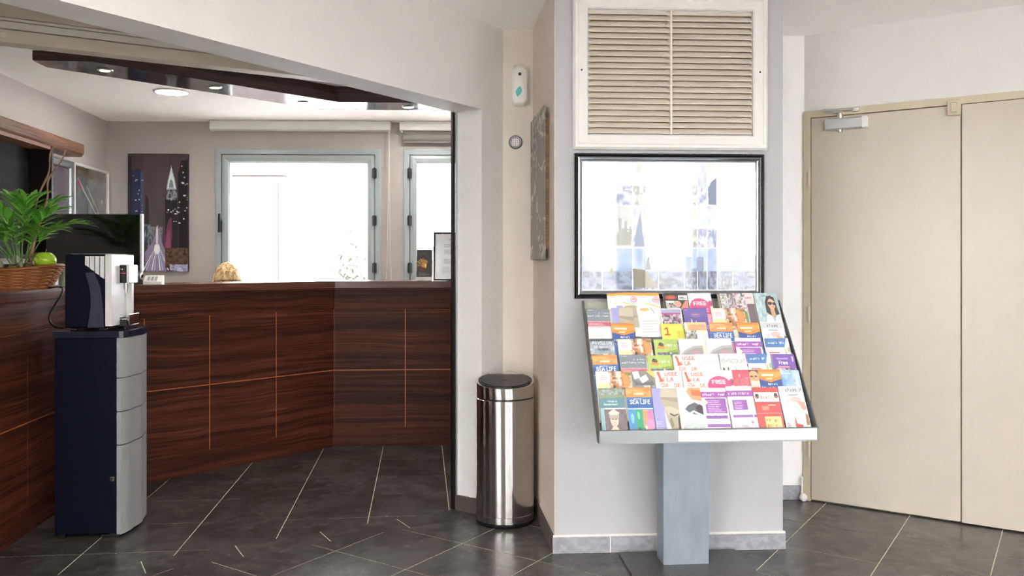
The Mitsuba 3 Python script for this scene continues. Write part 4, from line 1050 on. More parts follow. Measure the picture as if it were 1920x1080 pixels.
for i in range(12):
    b = np.array([BC[0] - 0.05 + 0.09 * rs.normal() * 0.6, BC[1] - 0.08 + 0.02 * rs.normal(), ZB + 0.10])
    part(pp, 'grey_leaf', leaflet(b, np.array([rs.normal() * 0.3, -0.25, 0.9]), np.array([0, -1.0, 0.2]), rs.uniform(0.06, 0.12), 0.010), 'm_sage', True)
gj = thing('green_jar', 'pale green jar on the desk between basket and drinks machine', 'jar')
part(gj, 'body', tf(lathe([(0, 0), (0.030, 0), (0.036, 0.01), (0.037, 0.07), (0.028, 0.09), (0.026, 0.10), (0, 0.10)], 32), trimesh.transformations.translation_matrix((-2.352, 4.44, ZB))), 'm_jar', 40)
part(gj, 'lid', tf(lathe([(0, 0.1002), (0.029, 0.1002), (0.029, 0.115), (0.026, 0.118), (0, 0.118)], 32), trimesh.transformations.translation_matrix((-2.352, 4.44, ZB))), 'm_offwhite_plastic', 40)

# ------------------------------------------------------------------ receptionist seated behind the desk
pe = thing('person', 'person with blond hair seated behind the reception desk, only the crown of the head showing', 'person')
PX, PY = -2.10, 6.22
FPn = fr((PX, PY), (0.95, 0.30))          # -y is where the person faces
def chain(pts, rad):
    out = m3.Manifold()
    hs = [m3.Manifold.sphere(r, 24).translate(list(map(float, p_))) for p_, r in zip(pts, rad)]
    for a, b in zip(hs[:-1], hs[1:]):
        out += m3.Manifold.batch_hull([a, b])
    return out
def smooth_body(m, edge, it):
    m = m.refine_to_length(edge)
    t = from_m3(m); t.merge_vertices()
    trimesh.smoothing.filter_taubin(t, lamb=0.5, nu=0.53, iterations=it)
    return t
torso = chain([(0, 0.02, 0.47), (0, 0.02, 0.60), (0, 0.0, 0.74), (0, -0.02, 0.88)], [0.135, 0.125, 0.13, 0.10])
torso += chain([(-0.15, -0.01, 0.875), (0.15, -0.01, 0.875)], [0.06, 0.06]) + chain([(-0.08, 0.02, 0.47), (0.08, 0.02, 0.47)], [0.13, 0.13]) + chain([(-0.07, -0.02, 0.78), (0.07, -0.02, 0.78)], [0.105, 0.105])
for s in (-1, 1):
    torso += chain([(0.165 * s, -0.01, 0.87), (0.215 * s, -0.06, 0.62), (0.13 * s, -0.29, 0.665)], [0.055, 0.042, 0.030])
    torso += chain([(0.09 * s, 0.0, 0.47), (0.11 * s, -0.40, 0.46), (0.11 * s, -0.40, 0.10)], [0.095, 0.062, 0.042])
part(pe, 'clothes', tf(smooth_body(torso, 0.02, 10), FPn), 'm_cloth', True, label='dark blouse and trousers')
head = chain([(0, -0.025, 0.88), (0, -0.035, 0.99)], [0.052, 0.048])
sk_ = m3.Manifold.sphere(1, 48).scale([0.074, 0.094, 0.112]).translate([0, -0.045, 1.145])
jaw = m3.Manifold.batch_hull([m3.Manifold.sphere(0.05, 24).scale([1, 1, 0.8]).translate([0, -0.085, 1.075]), m3.Manifold.sphere(0.022, 16).translate([0, -0.108, 1.045]), m3.Manifold.sphere(0.062, 24).translate([0, -0.055, 1.13])])
nose = m3.Manifold.batch_hull([m3.Manifold.sphere(0.008, 12).translate([0, -0.136, 1.155]), m3.Manifold.sphere(0.0125, 12).translate([0, -0.150, 1.112]), m3.Manifold.sphere(0.009, 12).translate([-0.012, -0.135, 1.108]), m3.Manifold.sphere(0.009, 12).translate([0.012, -0.135, 1.108])])
ears = sum((m3.Manifold.sphere(1, 16).scale([0.010, 0.02, 0.032]).translate([0.075 * s, -0.035, 1.13]) for s in (-1, 1)), m3.Manifold())
part(pe, 'head', tf(smooth_body(head + sk_ + jaw + nose + ears, 0.010, 4), FPn), 'm_skin', True)
for s in (-1, 1):
    part(pe, 'eye', tf(tf(trimesh.creation.icosphere(2, 0.0115), trimesh.transformations.translation_matrix((0.030 * s, -0.1265, 1.142))), FPn), 'm_eye', True)
mth = np.array([(-0.024, -0.136, 1.079), (0, -0.1395, 1.081), (0.024, -0.136, 1.079)])
part(pe, 'mouth', tf(tube(mth, [0.002, 0.0055, 0.002], 8), FPn), 'm_lip', True)
def hand(s):
    w = np.array([0.13 * s, -0.30, 0.665])
    h = m3.Manifold.batch_hull([m3.Manifold.sphere(0.024, 16).translate(list(w)), m3.Manifold.sphere(0.013, 12).translate(list(w + [-0.034, -0.085, -0.005])), m3.Manifold.sphere(0.013, 12).translate(list(w + [0.034, -0.085, -0.005]))])
    for i, (x, L) in enumerate(((-0.033, 0.062), (-0.011, 0.078), (0.011, 0.082), (0.033, 0.072))):
        x = x * s
        a = w + [x, -0.085, -0.003]
        h += chain([a, a + [x * 0.15, -L * 0.45, 0.004], a + [x * 0.25, -L * 0.8, -0.010], a + [x * 0.28, -L * 0.98, -0.026]], [0.0095, 0.009, 0.008, 0.007])
    a = w + [-0.026 * s, -0.03, 0]
    h += chain([a, a + [-0.03 * s, -0.035, -0.004], a + [-0.036 * s, -0.065, -0.012]], [0.013, 0.010, 0.008])
    return smooth_body(h, 0.004, 3)
for s in (-1, 1):
    part(pe, 'hand', tf(hand(s), FPn), 'm_skin', True)
    part(pe, 'shoe', tf(from_m3(m3.Manifold.batch_hull([m3.Manifold.sphere(0.04, 20).scale([1, 1, 0.9]).translate([0.11 * s, -0.39, 0.042]), m3.Manifold.sphere(0.032, 20).scale([1.1, 1, 0.75]).translate([0.115 * s, -0.55, 0.03])])), FPn), 'm_black', 60)
hv = trimesh.creation.icosphere(4)
v = hv.vertices.copy()
r_ = np.array([0.104, 0.132, 0.134])
fall = np.where(v[:, 2] < 0, 1.0 + 0.55 * np.abs(v[:, 2]), 1.0)
strand = 0.055 * (meshkit.fbm(np.stack([v[:, 0] * 9, v[:, 1] * 9, v[:, 2] * 1.6], 1), 4, 6) - 0.5)
v2 = v * r_ * (1 + strand)[:, None]
v2[:, 0] *= np.where(v[:, 2] < 0.3, 1 + 0.22 * np.clip(0.3 - v[:, 2], 0, 1), 1)
v2[:, 2] *= fall
v2 += [0, -0.028, 1.143]
face_cut = (v2[:, 1] < -0.105) & (v2[:, 2] < 1.135)
v2[face_cut, 1] = -0.100 + 0.02 * (v2[face_cut, 2] - 1.1)
inner = (np.abs(v2[:, 0]) < 0.075) & (v2[:, 1] < -0.06) & (v2[:, 2] < 1.12)
keep = ~inner[hv.faces].any(1)
part(pe, 'hair', tf(trimesh.Trimesh(v2, hv.faces[keep], process=True), FPn), 'm_hair', True, label='blond hair')
oc = thing('office_stool', 'dark swivel stool under the seated receptionist behind the desk', 'stool')
part(oc, 'seat', tf(box(-0.22, 0.22, -0.24, 0.20, 0.29, 0.345, 0.02), FPn), 'm_cloth')
part(oc, 'column', tf(tf(trimesh.creation.cylinder(radius=0.025, height=0.25, sections=20), trimesh.transformations.translation_matrix((0, -0.02, 0.165))), FPn), 'm_black', 40)
for i in range(5):
    a = 2 * math.pi * i / 5
    part(oc, 'base_leg', tf(tube([(0, -0.02, 0.07), (0.22 * math.cos(a), -0.02 + 0.22 * math.sin(a), 0.05), (0.24 * math.cos(a), -0.02 + 0.24 * math.sin(a), 0.012)], [0.02, 0.016, 0.012], 10), FPn), 'm_black', True)

# ------------------------------------------------------------------ outside the reception windows
ob = thing('boundary_wall', 'pale blank boundary wall seen through the left reception window', 'outdoor wall')
FX = fr((-4.05, 15.0), (1, 0.03))
part(ob, 'wall', tf(box(-7.0, 0.0, 0, 0.25, -0.1245, 2.82, 0.02), FX), 'm_outdoor_wall')
part(ob, 'coping', tf(box(-7.02, 0.01, -0.02, 0.27, 2.8205, 2.85, 0.01), FX), 'm_outdoor_wall')
part(ob, 'panel', tf(box(-0.92, -0.12, -0.03, -0.0005, -0.1245, 2.70, 0.005), FX), 'm_outdoor_wall')
sh = thing('shrub', 'small pale shrub outside at the lower right of the left window', 'shrub')
rs2 = np.random.default_rng(12)
lv = []
for i in range(420):
    c = np.array([-1.80, 9.6, 0.95]) + rs2.normal(0, 1, 3) * [0.13, 0.15, 0.26]
    lv.append(leaflet(c, rs2.normal(0, 1, 3), rs2.normal(0, 1, 3), rs2.uniform(0.04, 0.08), 0.012))
k = part(sh, 'leaves', cat(lv), 'm_shrub', True); labels[k] = {'kind': 'stuff', 'label': 'pale leaves'}
for i in range(5):
    part(sh, 'stem', tube([(-1.80 + 0.02 * i, 9.6, -0.1245), (-1.80 + 0.03 * i - 0.04, 9.58, 0.5), (-1.80 + 0.07 * (i - 2), 9.6, 1.1)], [0.012, 0.009, 0.004], 6), 'm_twig', True)

# unseen low wall added outside, shaping the reflection in the collage's lower glass
sl = thing('added_street_wall', 'added low wall outside the lobby, there for its reflection in the picture glass', 'outdoor wall')
part(sl, 'wall', box(-8.0, 14.0, -8.7, -8.4, -0.1245, 1.36, 0.02), 'm_added_street_wall')
part(sl, 'coping', box(-8.0, 14.0, -8.75, -8.35, 1.3605, 1.43, 0.01), 'm_added_street_wall')

# ------------------------------------------------------------------ brochure rack
RO = math.radians(4.5)
RA, RH = np.array([math.cos(RO), math.sin(RO), 0]), np.array([-math.sin(RO), math.cos(RO), 0])
RP = np.array([0.341, 3.25, 0.0])
FR = np.eye(4); FR[:3, 0] = RA; FR[:3, 1] = RH; FR[:3, 3] = RP     # local: x right, y to the back, z up
STK, TIL, STEP, RW = math.radians(36), math.radians(30), 0.0765, 0.865
rk = thing('brochure_rack', 'grey metal brochure rack on a square post in front of the pillar', 'brochure rack')
def up(y0, z0, L): return (y0 + L * math.sin(STK), z0 + L * math.cos(STK))
# back sheet runs up behind the leaflets
yb, zb_ = 0.042, 0.578
ye, ze = up(yb, zb_, 0.645)
nx_, nz_ = math.cos(STK), -math.sin(STK)
part(rk, 'back_sheet', tf(prism_x([(yb, zb_), (ye, ze), (ye + 0.003 * nx_, ze + 0.003 * nz_), (yb + 0.003 * nx_, zb_ + 0.003 * nz_)], 0.0, RW), FR), 'm_rack_back', label='grey green back sheet')
sidep = [(0.0, 0.570), (0.0, 0.622), (0.032, 0.662), (ye - 0.035, ze + 0.008), (ye + 0.003, ze + 0.004), (yb + 0.006, 0.570)]
for x in (-0.004, RW):
    part(rk, 'side_panel', tf(prism_x(sidep, x, x + 0.004), FR), 'm_rack_dark', label='dark side panel')
part(rk, 'front_lip', tf(prism_x([(0.0, 0.570), (0.0, 0.621), (0.003, 0.624), (0.006, 0.621), (0.006, 0.5735), (yb + 0.004, 0.5735), (yb + 0.004, 0.570)], -0.0035, RW + 0.0035), FR), 'm_rack')
part(rk, 'lip_strip', tf(box(0.307, RW - 0.002, -0.0016, -0.0003, 0.576, 0.6185), FR), 'm_paper', label='flat white strip with faint marks')  # white strip over the right part of the lip
p = Print(0.30, 0.034, '#f1efed', 0.00008)
p.scrib(0.05, 0.6, 0.2, '#dcd9d7', 0.6).scrib(0.05, 0.2, 0.26, '#dedbd9', 0.7)
p.put(rk, 'strip_print', FR @ trimesh.transformations.translation_matrix((0.40, -0.0018, 0.580)))
def row_base(k):
    return np.array([0, 0.022 + k * STEP * math.sin(STK), 0.585 + k * STEP * math.cos(STK)])
for k in range(1, 7):
    b = row_base(k)
    part(rk, 'pocket_divider', tf(prism_x([(b[1] - 0.0035, b[2] - 0.004), (b[1] - 0.0035 + 0.075 * math.sin(TIL), b[2] - 0.004 + 0.075 * math.cos(TIL)), (b[1] - 0.0027 + 0.075 * math.sin(TIL), b[2] - 0.0045 + 0.075 * math.cos(TIL)), (b[1] - 0.0027 + 0.0, b[2] - 0.0045)], 0.0005, RW - 0.0005), FR), 'm_rack')
px_ = 0.309
pf_, pb_ = 0.232, 0.342
def under(y): return zb_ + (y - yb) / math.tan(STK) - 0.006
part(rk, 'post', tf(prism_x([(pf_, 0.0125), (pf_, under(pf_)), (pb_, under(pb_)), (pb_, 0.0125)], px_, px_ + 0.193), FR), 'm_post', label='grey square post')
part(rk, 'base_plate', tf(box(0.155, 0.672, -0.07, 0.402, 0.0003, 0.012, 0.0012), FR), 'm_rack_base', label='dark steel base plate')

# ------------------------------------------------------------------ brochures
def d_pencil(p):
    p.rect(0, .93, 1, 1, '#f0a63a').rect(0, .93, .5, .955, '#f6c671').rect(.06, .90, .5, .912, '#b9c6d4').rect(.5, .72, .98, .86, '#d4e4f2')
    p.oval(.84, .845, .15, .07, '#e2697f').oval(.84, .845, .125, .058, '#f6d3cf').rect(.76, .85, .92, .862, '#e2697f').rect(.77, .832, .91, .842, '#e2697f')
    p.poly([(.28, .765), (.34, .785), (.95, .685), (.97, .66), (.92, .655)], '#e0d97e').poly([(.92, .655), (.97, .66), (1.0, .645)], '#7c7c70')
    p.poly([(.08, .60), (.10, .64), (.42, .65), (.5, .61), (.3, .57)], '#e6c26d').poly([(.5, .68), (.58, .65), (.7, .55), (.68, .52), (.6, .60)], '#9aa6c2')
    p.rect(.05, .05, .95, .45, '#e9e9e8').lines(.1, .1, .8, .4, 5, '#d6d6d8', 2)
def d_stone(p):
    p.rect(0, 0, .42, 1, '#a9a6dc').poly([(.36, 1), (.32, .75), (.40, .62), (.52, .30), (.66, .12), (.75, 0), (1, 0), (1, 1)], '#b9ae98')
    p.poly([(.36, 1), (.32, .82), (1, .80), (1, 1)], '#cbc1ae').poly([(.32, .78), (1, .70), (1, .80), (.32, .82)], '#a89b84').poly([(.40, .62), (.55, .44), (.72, .46), (.98, .40), (1, .55), (.7, .62)], '#cdc3ac')
    p.poly([(.60, .47), (.75, .42), (.92, .45), (.95, .48), (.76, .455), (.6, .50)], '#5d5444').poly([(.56, .36), (.62, .18), (.72, .24), (.66, .40)], '#8d826d').poly([(.66, .14), (.84, .12), (.96, .16), (.8, .09)], '#5b4b3c').poly([(.86, 0), (.9, .4), (1, .5), (1, 0)], '#4c4438')
    p.lines(.04, .08, .38, .36, 6, '#c9c8ee', 4)
def d_blackred(p):
    p.rect(0, 0, 1, 1, '#2a2326').oval(.32, .90, .26, .055, '#a8402e').oval(.30, .90, .18, .03, '#c65a44').rect(.62, .84, 1, .95, '#f0eeec').lines(.66, .86, .96, .93, 2, '#4a4444', 1)
    p.mosaic(.08, .6, .62, .82, ('#2a2326', '#d6cfc8', '#5a4c48', '#efe9e4', '#1b1719'), 61, 9, 7, 5, .1).oval(.58, .74, .14, .07, '#e3a58c').poly([(.62, .6), (.85, .8), (1, .84), (1, .6)], '#d98c78').rect(.12, .77, .42, .82, '#eceae8')
def d_free(p):
    p.lines(.12, .9, .75, .965, 2, '#d9c6ce', 3).oval(.45, .66, .44, .22, '#dd4c88').rect(.02, .5, .88, .72, '#d94a86').text('FREE', .17, .715, .085, '#ffffff', .6)
    p.oval(.92, .75, .11, .07, '#c54a74').oval(.94, .75, .05, .03, '#8f5a6a').lines(.1, .56, .8, .66, 2, '#f4c3d6', 2, .5).rect(0, 0, 1, .5, '#e9a6c1').lines(.1, .1, .8, .4, 5, '#f7e3eb', 6)
def d_mags(p):
    p.rect(0, 0, .16, 1, '#7d6c5f').rect(.05, 0, .10, 1, '#b9a795').rect(.17, 0, .55, 1, '#d7d3cb').mosaic(.2, .55, .5, .98, ('#e8e6e2', '#8c8c88', '#c9cfc4', '#f4f2ee'), 62, 6, 12, 6, .1).rect(.56, 0, 1, 1, '#8c6f86').mosaic(.58, .5, .98, .98, ('#b04a9a', '#dfe3d6', '#5a6a4c', '#d9b9cf', '#3f4a3c'), 63, 7, 12, 6, .1)
def d_mags2(p):
    p.rect(0, 0, 1, 1, '#c9b6bd').mosaic(.0, .5, .55, 1, ('#6a7d58', '#c58fb5', '#e8e4dd', '#48543f'), 64, 6, 12, 6, .1).rect(.58, .75, 1, 1, '#efd9d8').scrib(.6, .86, .06, '#c77a83', .36).rect(.62, .3, .98, .74, '#75616b').poly([(0, .4), (.3, .62), (.55, .55), (.55, .3)], '#6da03f')
def d_woman(p):
    p.rect(0, 0, 1, 1, '#a9c4c9').mosaic(0, .3, .55, 1, ('#9cb9bf', '#b9d0d4', '#c7dadc', '#8fb0b8'), 65, 6, 10, 3).rect(.3, .92, .55, .945, '#6f9aa3')
    p.poly([(.40, .55), (.42, .80), (.52, .92), (.70, .94), (.84, .84), (.90, .60), (.96, .45), (.84, .42), (.5, .5)], '#3c2e2b').oval(.68, .74, .16, .13, '#e2b597').poly([(.52, .80), (.62, .88), (.85, .80), (.82, .90), (.62, .93), (.5, .88)], '#33282a')
    p.oval(.62, .755, .09, .038, '#241c1d', 16).oval(.80, .745, .07, .036, '#241c1d', 16).rect(.60, .755, .82, .768, '#241c1d').oval(.72, .67, .045, .012, '#c46a62', 14).poly([(.58, .62), (.60, .45), (.78, .45), (.76, .62)], '#d9a688').poly([(.3, .30), (.42, .50), (.60, .46), (.70, .30)], '#e9eef0').poly([(.68, .30), (.78, .47), (.95, .5), (1, .3)], '#e3e9ec').rect(0, 0, 1, .32, '#e6ebed')
def d_greypink(p):
    p.rect(0, .72, 1, 1, '#7f8a93').scrib(.52, .885, .035, '#dfe6ec', .42).scrib(.05, .815, .035, '#e6ecf0', .9).lines(.05, .965, .3, .985, 1, '#dfe6ec').rect(0, .60, 1, .715, '#c4586c').rect(0, .69, 1, .70, '#e9b6bd').lines(.05, .62, .9, .68, 2, '#eec3ca', 3, .5).rect(0, 0, 1, .595, '#efedec').rect(0, .575, 1, .59, '#e39aa5').lines(.1, .1, .7, .5, 6, '#dcdad9', 5)
def d_crowd(p):
    p.rect(0, 0, 1, 1, '#ece9ea').rect(.04, .9, .96, .98, '#aab4d4').rect(.06, .80, .94, .9, '#c04a98').mosaic(.06, .62, .94, .86, ('#b44890', '#3b3440', '#d9c9d2', '#7a5c74', '#262028'), 66, 12, 8, 6, .12).rect(.0, .0, 1, .55, '#eadb4b')
def d_castle(p):
    p.rect(0, 0, 1, 1, '#6b55a8').rect(0, .8, 1, .99, '#735dae').oval(.5, .84, .22, .06, '#8f6fa4').lines(.35, .84, .65, .87, 1, '#d6a6a0').lines(.05, .95, .18, .975, 1, '#d6cfee').poly([(.12, .60), (.15, .7), (.18, .64), (.24, .64), (.3, .76), (.36, .64), (.42, .64), (.48, .72), (.52, .60)], '#e6d5c4').poly([(0, .5), (0, .62), (.5, .66), (1, .60), (1, .5)], '#9d84bd')
def d_yellow(p):
    p.rect(0, .62, 1, 1, '#ece35a').rect(.7, .68, 1, .84, '#d8d23c').text('1', .08, .74, .17, '#cf4a26').text('€', .24, .80, .05, '#6f9a3e').rect(0, .53, 1, .62, '#b9c8dd').lines(.1, .55, .9, .6, 1, '#8d9cb8').rect(0, 0, 1, .53, '#f0ecee').lines(.05, .42, .95, .52, 2, '#d8a9bb', 2)
def d_peach(p):
    p.rect(0, 0, 1, 1, '#f3e3cf').poly([(.1, .82), (.98, .84), (1, 1), (.12, 1)], '#efcf9d').rect(.16, .82, 1, .94, '#eeb488').lines(.25, .84, .9, .97, 4, '#d98d62', 2, .35).mosaic(.0, .5, .5, .82, ('#e9e6e2', '#b5b3ae', '#4c4a48', '#dcd8d2'), 67, 8, 8, 5, .1).rect(.5, .5, 1, .76, '#dfe3e2')
def d_sea(p):
    p.rect(0, .80, 1, 1, '#ef9848').mosaic(0, .84, 1, .97, ('#ef9848', '#f4b271', '#ee8c3c', '#f6c593'), 68, 10, 3, 4, .05).lines(.3, .85, .85, .93, 1, '#f9dcb9', 4, .5).rect(0, .585, 1, .80, '#2f66ad').rect(0, .75, 1, .80, '#3f78bd').rect(.28, .765, .6, .78, '#b9d4ee').text('SEA LIFE', .11, .668, .085, '#ffffff', .80).rect(0, .565, 1, .585, '#cfe6ef')
    p.rect(0, 0, 1, .565, '#3aa5c4').rect(0, 0, .28, .56, '#4b93cf').poly([(.27, .12), (.30, .55), (.56, .56), (.55, .2), (.42, .10)], '#37a878').poly([(.56, .2), (.58, .55), (.74, .56), (.76, .2)], '#eba06d').poly([(.76, .2), (.76, .55), (.98, .54), (1, .22), (.86, .05)], '#dd7fb6').oval(.82, .24, .16, .13, '#e79bc9').oval(.16, .38, .06, .10, '#8fd0ee').poly([(.25, .12), (.4, .22), (.52, .08), (.4, .02)], '#54656a').oval(.4, .44, .05, .08, '#7fd49b').poly([(0, 0), (1, 0), (1, .1), (.6, .06), (0, .14)], '#1e9c96').oval(.66, .2, .05, .05, '#f0d6b0')
def d_trip(p):
    p.rect(0, 0, 1, 1, '#2e4f9e').poly([(0, .80), (.5, .73), (1, .80), (1, 1), (0, 1)], '#ea8f2c').poly([(0, .86), (.5, .80), (1, .86), (1, .95), (0, .95)], '#f0a64f').lines(.12, .86, .9, .93, 1, '#fbe7c9', 3, .6).lines(.3, .79, .7, .83, 1, '#fbe7c9', 4, .6).scrib(.36, .675, .04, '#dbe6f7', .4).scrib(.06, .60, .045, '#eef3fb', .88).rect(0, .5, 1, .57, '#5f86c4').rect(0, 0, 1, .5, '#4a74b8')
def d_white(p):
    p.rect(0, 0, 1, 1, '#eef0f0').rect(0, .86, 1, .985, '#cfd4d9').scrib(.08, .885, .07, '#8d98a5', .86).lines(.35, .80, .95, .85, 1, '#a9b2bb', 3, .6).oval(.62, .72, .22, .06, '#e9c4bf').oval(.6, .58, .3, .09, '#dfe6e0').poly([(.45, .62), (.8, .60), (.9, .50), (.55, .48)], '#c9d6cc').poly([(.62, .70), (.95, .66), (.98, .52), (.84, .50)], '#d7a79a').rect(.45, .22, .85, .38, '#fbfaf8').poly([(.38, .2), (.44, .4), (.47, .24), (.7, .2), (.66, .12), (.42, .14)], '#d84a4e').poly([(.84, .2), (.88, .42), (.98, .42), (.98, .2)], '#a9825c').oval(.12, .2, .09, .07, '#c4c8ca').mosaic(.05, .02, .95, .15, ('#eceeed', '#cfd2d0', '#f2f1ef', '#b9bdbb'), 69, 10, 4, 4, .05).oval(.28, .68, .06, .05, '#d9d3d6')
def d_pav(p):
    p.rect(0, 0, 1, 1, '#6d7c89').mosaic(0, .62, 1, 1, ('#4f5e6b', '#7e8d99', '#a9b5bd', '#c9d0d4'), 70, 12, 9, 3, .06).rect(0, .95, 1, 1, '#3e4a55').text('PAVILLON', .10, .875, .065, '#e9eef2', .8).text('DE MANET', .15, .795, .055, '#dfe5ea', .7).mosaic(.0, .52, 1, .67, ('#d9a55c', '#8c6a4a', '#e6c48c', '#5f5a55'), 71, 12, 4, 5, .1).rect(0, 0, 1, .52, '#c9a070')
def d_food(p):
    p.rect(0, 0, 1, 1, '#e9e2cf').mosaic(.36, .5, 1, 1, ('#caa27c', '#f0dcc4', '#d98f5c', '#9c6a45', '#f4e8da', '#e2a05a'), 72, 12, 12, 5, .1).rect(.06, .76, .40, .97, '#f6f3ee').lines(.1, .82, .36, .93, 3, '#e4a9b4', 3, .4).rect(.04, .62, .38, .74, '#e2dfae').poly([(.6, .98), (.66, .98), (.72, .7), (.66, .7)], '#f5e6da').poly([(.72, .98), (.92, .9), (.98, .7), (.8, .66)], '#e59a55').poly([(.45, .64), (.52, .72), (.55, .62)], '#3c3a38').poly([(.84, .96), (1, .97), (1, .9)], '#6d8c3f')
def d_green(p):
    p.rect(0, 0, 1, 1, '#b5cc6a').poly([(.55, .74), (1, .78), (1, .6), (.6, .62)], '#8fae3a').oval(.30, .875, .12, .045, '#7d5a3c').oval(.27, .9, .06, .03, '#3f4a44').poly([(.1, .8), (.2, .86), (.5, .82), (.4, .78)], '#dd9a4a').scrib(.5, .84, .05, '#f3f6e4', .4).mosaic(.1, .58, .96, .71, ('#6f7d84', '#a9b0a4', '#59606a', '#cfd4cc'), 73, 10, 3, 5, .12).rect(0, 0, 1, .56, '#c4d67f')
def d_swoosh(p):
    p.rect(0, 0, 1, 1, '#f3f2f1').poly([(0, .5), (0, .64), (.25, .76), (.6, .84), (1, .86), (1, .5)], '#b9b7b5').poly([(0, .5), (0, .60), (.3, .72), (.65, .79), (1, .80), (1, .5)], '#a5a3a2').lines(.55, .66, .95, .76, 2, '#d99a98', 3, .5)
def d_purple(p):
    p.rect(0, 0, 1, 1, '#ecdff0').rect(0, .80, 1, .92, '#a855b4').scrib(.08, .835, .05, '#f6eaf8', .84).rect(.14, .48, .94, .78, '#9c57b6').lines(.22, .5, .9, .76, 7, '#d9b3e3', 4, .4).oval(.12, .70, .1, .05, '#f1e6d0').rect(.1, .37, .92, .43, '#8f58ae').rect(.1, .2, .98, .26, '#9a62b6').lines(.14, .05, .9, .18, 4, '#c9a9d6', 5).lines(.1, .28, .9, .36, 2, '#d9c3e2', 6)
def d_purple2(p):
    p.rect(0, 0, 1, 1, '#f0e6f3').rect(0, .79, 1, .91, '#a457b2').scrib(.06, .825, .05, '#f6eaf8', .8).rect(.16, .52, .72, .72, '#9a5ab4').lines(.22, .54, .68, .70, 5, '#dcbbe4', 4, .4).rect(.1, .37, .86, .42, '#9366b0').rect(.90, .37, 1, .42, '#7d4a9c').rect(.1, .25, .74, .32, '#faf5fb').oval(.8, .27, .05, .03, '#b48cc4', 14).mosaic(.1, .03, .95, .22, ('#e9e4ee', '#cfc6da', '#f3f0f5'), 74, 10, 4, 4, .05)
def d_bluered(p):
    p.rect(0, 0, 1, 1, '#dfe7ec').rect(0, .80, 1, 1, '#4f80bd').scrib(.12, .875, .05, '#f1f6fb', .66).poly([(.78, .80), (.9, 1), (1, 1), (1, .8)], '#eef3f6').lines(.1, .62, .7, .72, 2, '#d56a70', 3, .5).lines(.1, .55, .5, .6, 1, '#9aa8ae').mosaic(.72, .5, 1, .8, ('#f3f3ee', '#d9d6c4', '#b9c2b8', '#e6ded2'), 75, 5, 6, 4, .08).rect(0, 0, .7, .52, '#a9c4d6')
def d_violet(p):
    p.rect(0, 0, 1, 1, '#7b50b0').rect(.18, .88, .7, .92, '#b79ad6').text('Free', .24, .775, .075, '#ffffff', .42).rect(.86, .84, .93, .95, '#d9c9ec').lines(.2, .70, .92, .75, 1, '#e58aa4', 3, .8).mosaic(.0, .5, 1, .69, ('#efecf0', '#c9b9d2', '#4a3a48', '#dfd3da'), 76, 10, 5, 5, .1)
def d_musee(p):
    p.rect(0, 0, 1, 1, '#f6f1ec').poly([(.08, .97), (.18, .98), (.26, .80), (.18, .79)], '#e0623c').poly([(.14, .80), (.26, .82), (.34, .80), (.30, .77), (.16, .76)], '#e0623c').text('USEE', .36, .885, .075, '#df5a36', .52).text('DE', .16, .79, .06, '#e2684a', .2).text('LA', .42, .77, .085, '#dd5c3a', .28).text('CSA', .18, .66, .08, '#e06c4c', .28).text('DE', .68, .655, .07, '#df5a36', .24).rect(.1, .1, .9, .6, '#ece3da').lines(.1, .1, .8, .5, 6, '#e8b9a6', 4)
def d_musee_s(p): d_musee(p)
def d_velser(p):
    p.rect(0, 0, 1, 1, '#f1f3f4').text('Velser', .3, .82, .06, '#a9b9c6', .6, False).lines(.3, .76, .9, .79, 1, '#d0dae2').rect(.1, .1, .9, .6, '#e4e8ea')
def d_choc(p):
    p.rect(0, 0, 1, 1, '#f2f1ee').text('CHOCOLAT', .05, .80, .085, '#8a8780', .92, False).rect(.06, .58, .14, .70, '#5a564f').rect(.24, .60, .29, .71, '#46423d').poly([(.58, .5), (.54, .74), (.56, .74), (.62, .5)], '#9a968e').rect(0, 0, 1, .5, '#e4e0d9')
def d_book(p):
    p.rect(0, 0, 1, 1, '#8a8783').poly([(.02, .98), (.3, .99), (.36, .86), (.1, .82)], '#f0efec').poly([(.3, .84), (.62, .93), (.72, .82), (.44, .74)], '#f3f1e6').poly([(.62, 1), (1, 1), (1, .84)], '#e6cf6a').scrib(.35, .66, .045, '#f0efee', .62).rect(.15, .6, .98, .635, '#5c5956').poly([(.06, .8), (.4, .74), (.9, .8), (.96, .7), (.1, .7)], '#6e6b68')
def d_red(p):
    p.rect(0, 0, 1, 1, '#d8586a').oval(.4, .88, .05, .03, '#efc0c6', 12).mosaic(.1, .5, .9, .85, ('#d8586a', '#e07f8c', '#c94a5c'), 77, 5, 8, 4, .05).lines(.2, .6, .8, .7, 2, '#f0b9c0', 2)
def d_sun(p):
    p.rect(0, 0, 1, 1, '#6d5238').oval(.5, .83, .42, .15, '#e0b184').oval(.34, .86, .09, .018, '#5a3f2c', 12).oval(.66, .86, .09, .018, '#5a3f2c', 12).poly([(.46, .86), (.54, .86), (.58, .79), (.42, .79)], '#cf9a6c').oval(.5, .745, .12, .014, '#b4604a', 12).poly([(0, .7), (.2, .78), (.8, .76), (1, .7), (1, .45), (0, .45)], '#e3dccf').mosaic(0, .45, 1, .66, ('#e9e4da', '#cfc6b8', '#f0ede6'), 78, 5, 6, 4, .06)
def d_sail(p):
    p.rect(0, 0, 1, 1, '#9fc3e6').mosaic(0, .5, 1, 1, ('#6f9fd4', '#9cc2e6', '#c9def0', '#b3d0ec'), 79, 8, 10, 2, .03).lines(.1, .92, .6, .97, 1, '#e9f2fa').poly([(.72, .5), (.78, .88), (.84, .94), (.9, .5)], '#f2f5f6').poly([(.0, .5), (.2, .66), (.45, .58), (.6, .5)], '#d9dcd6').poly([(.08, .5), (.22, .60), (.36, .5)], '#8f968e')
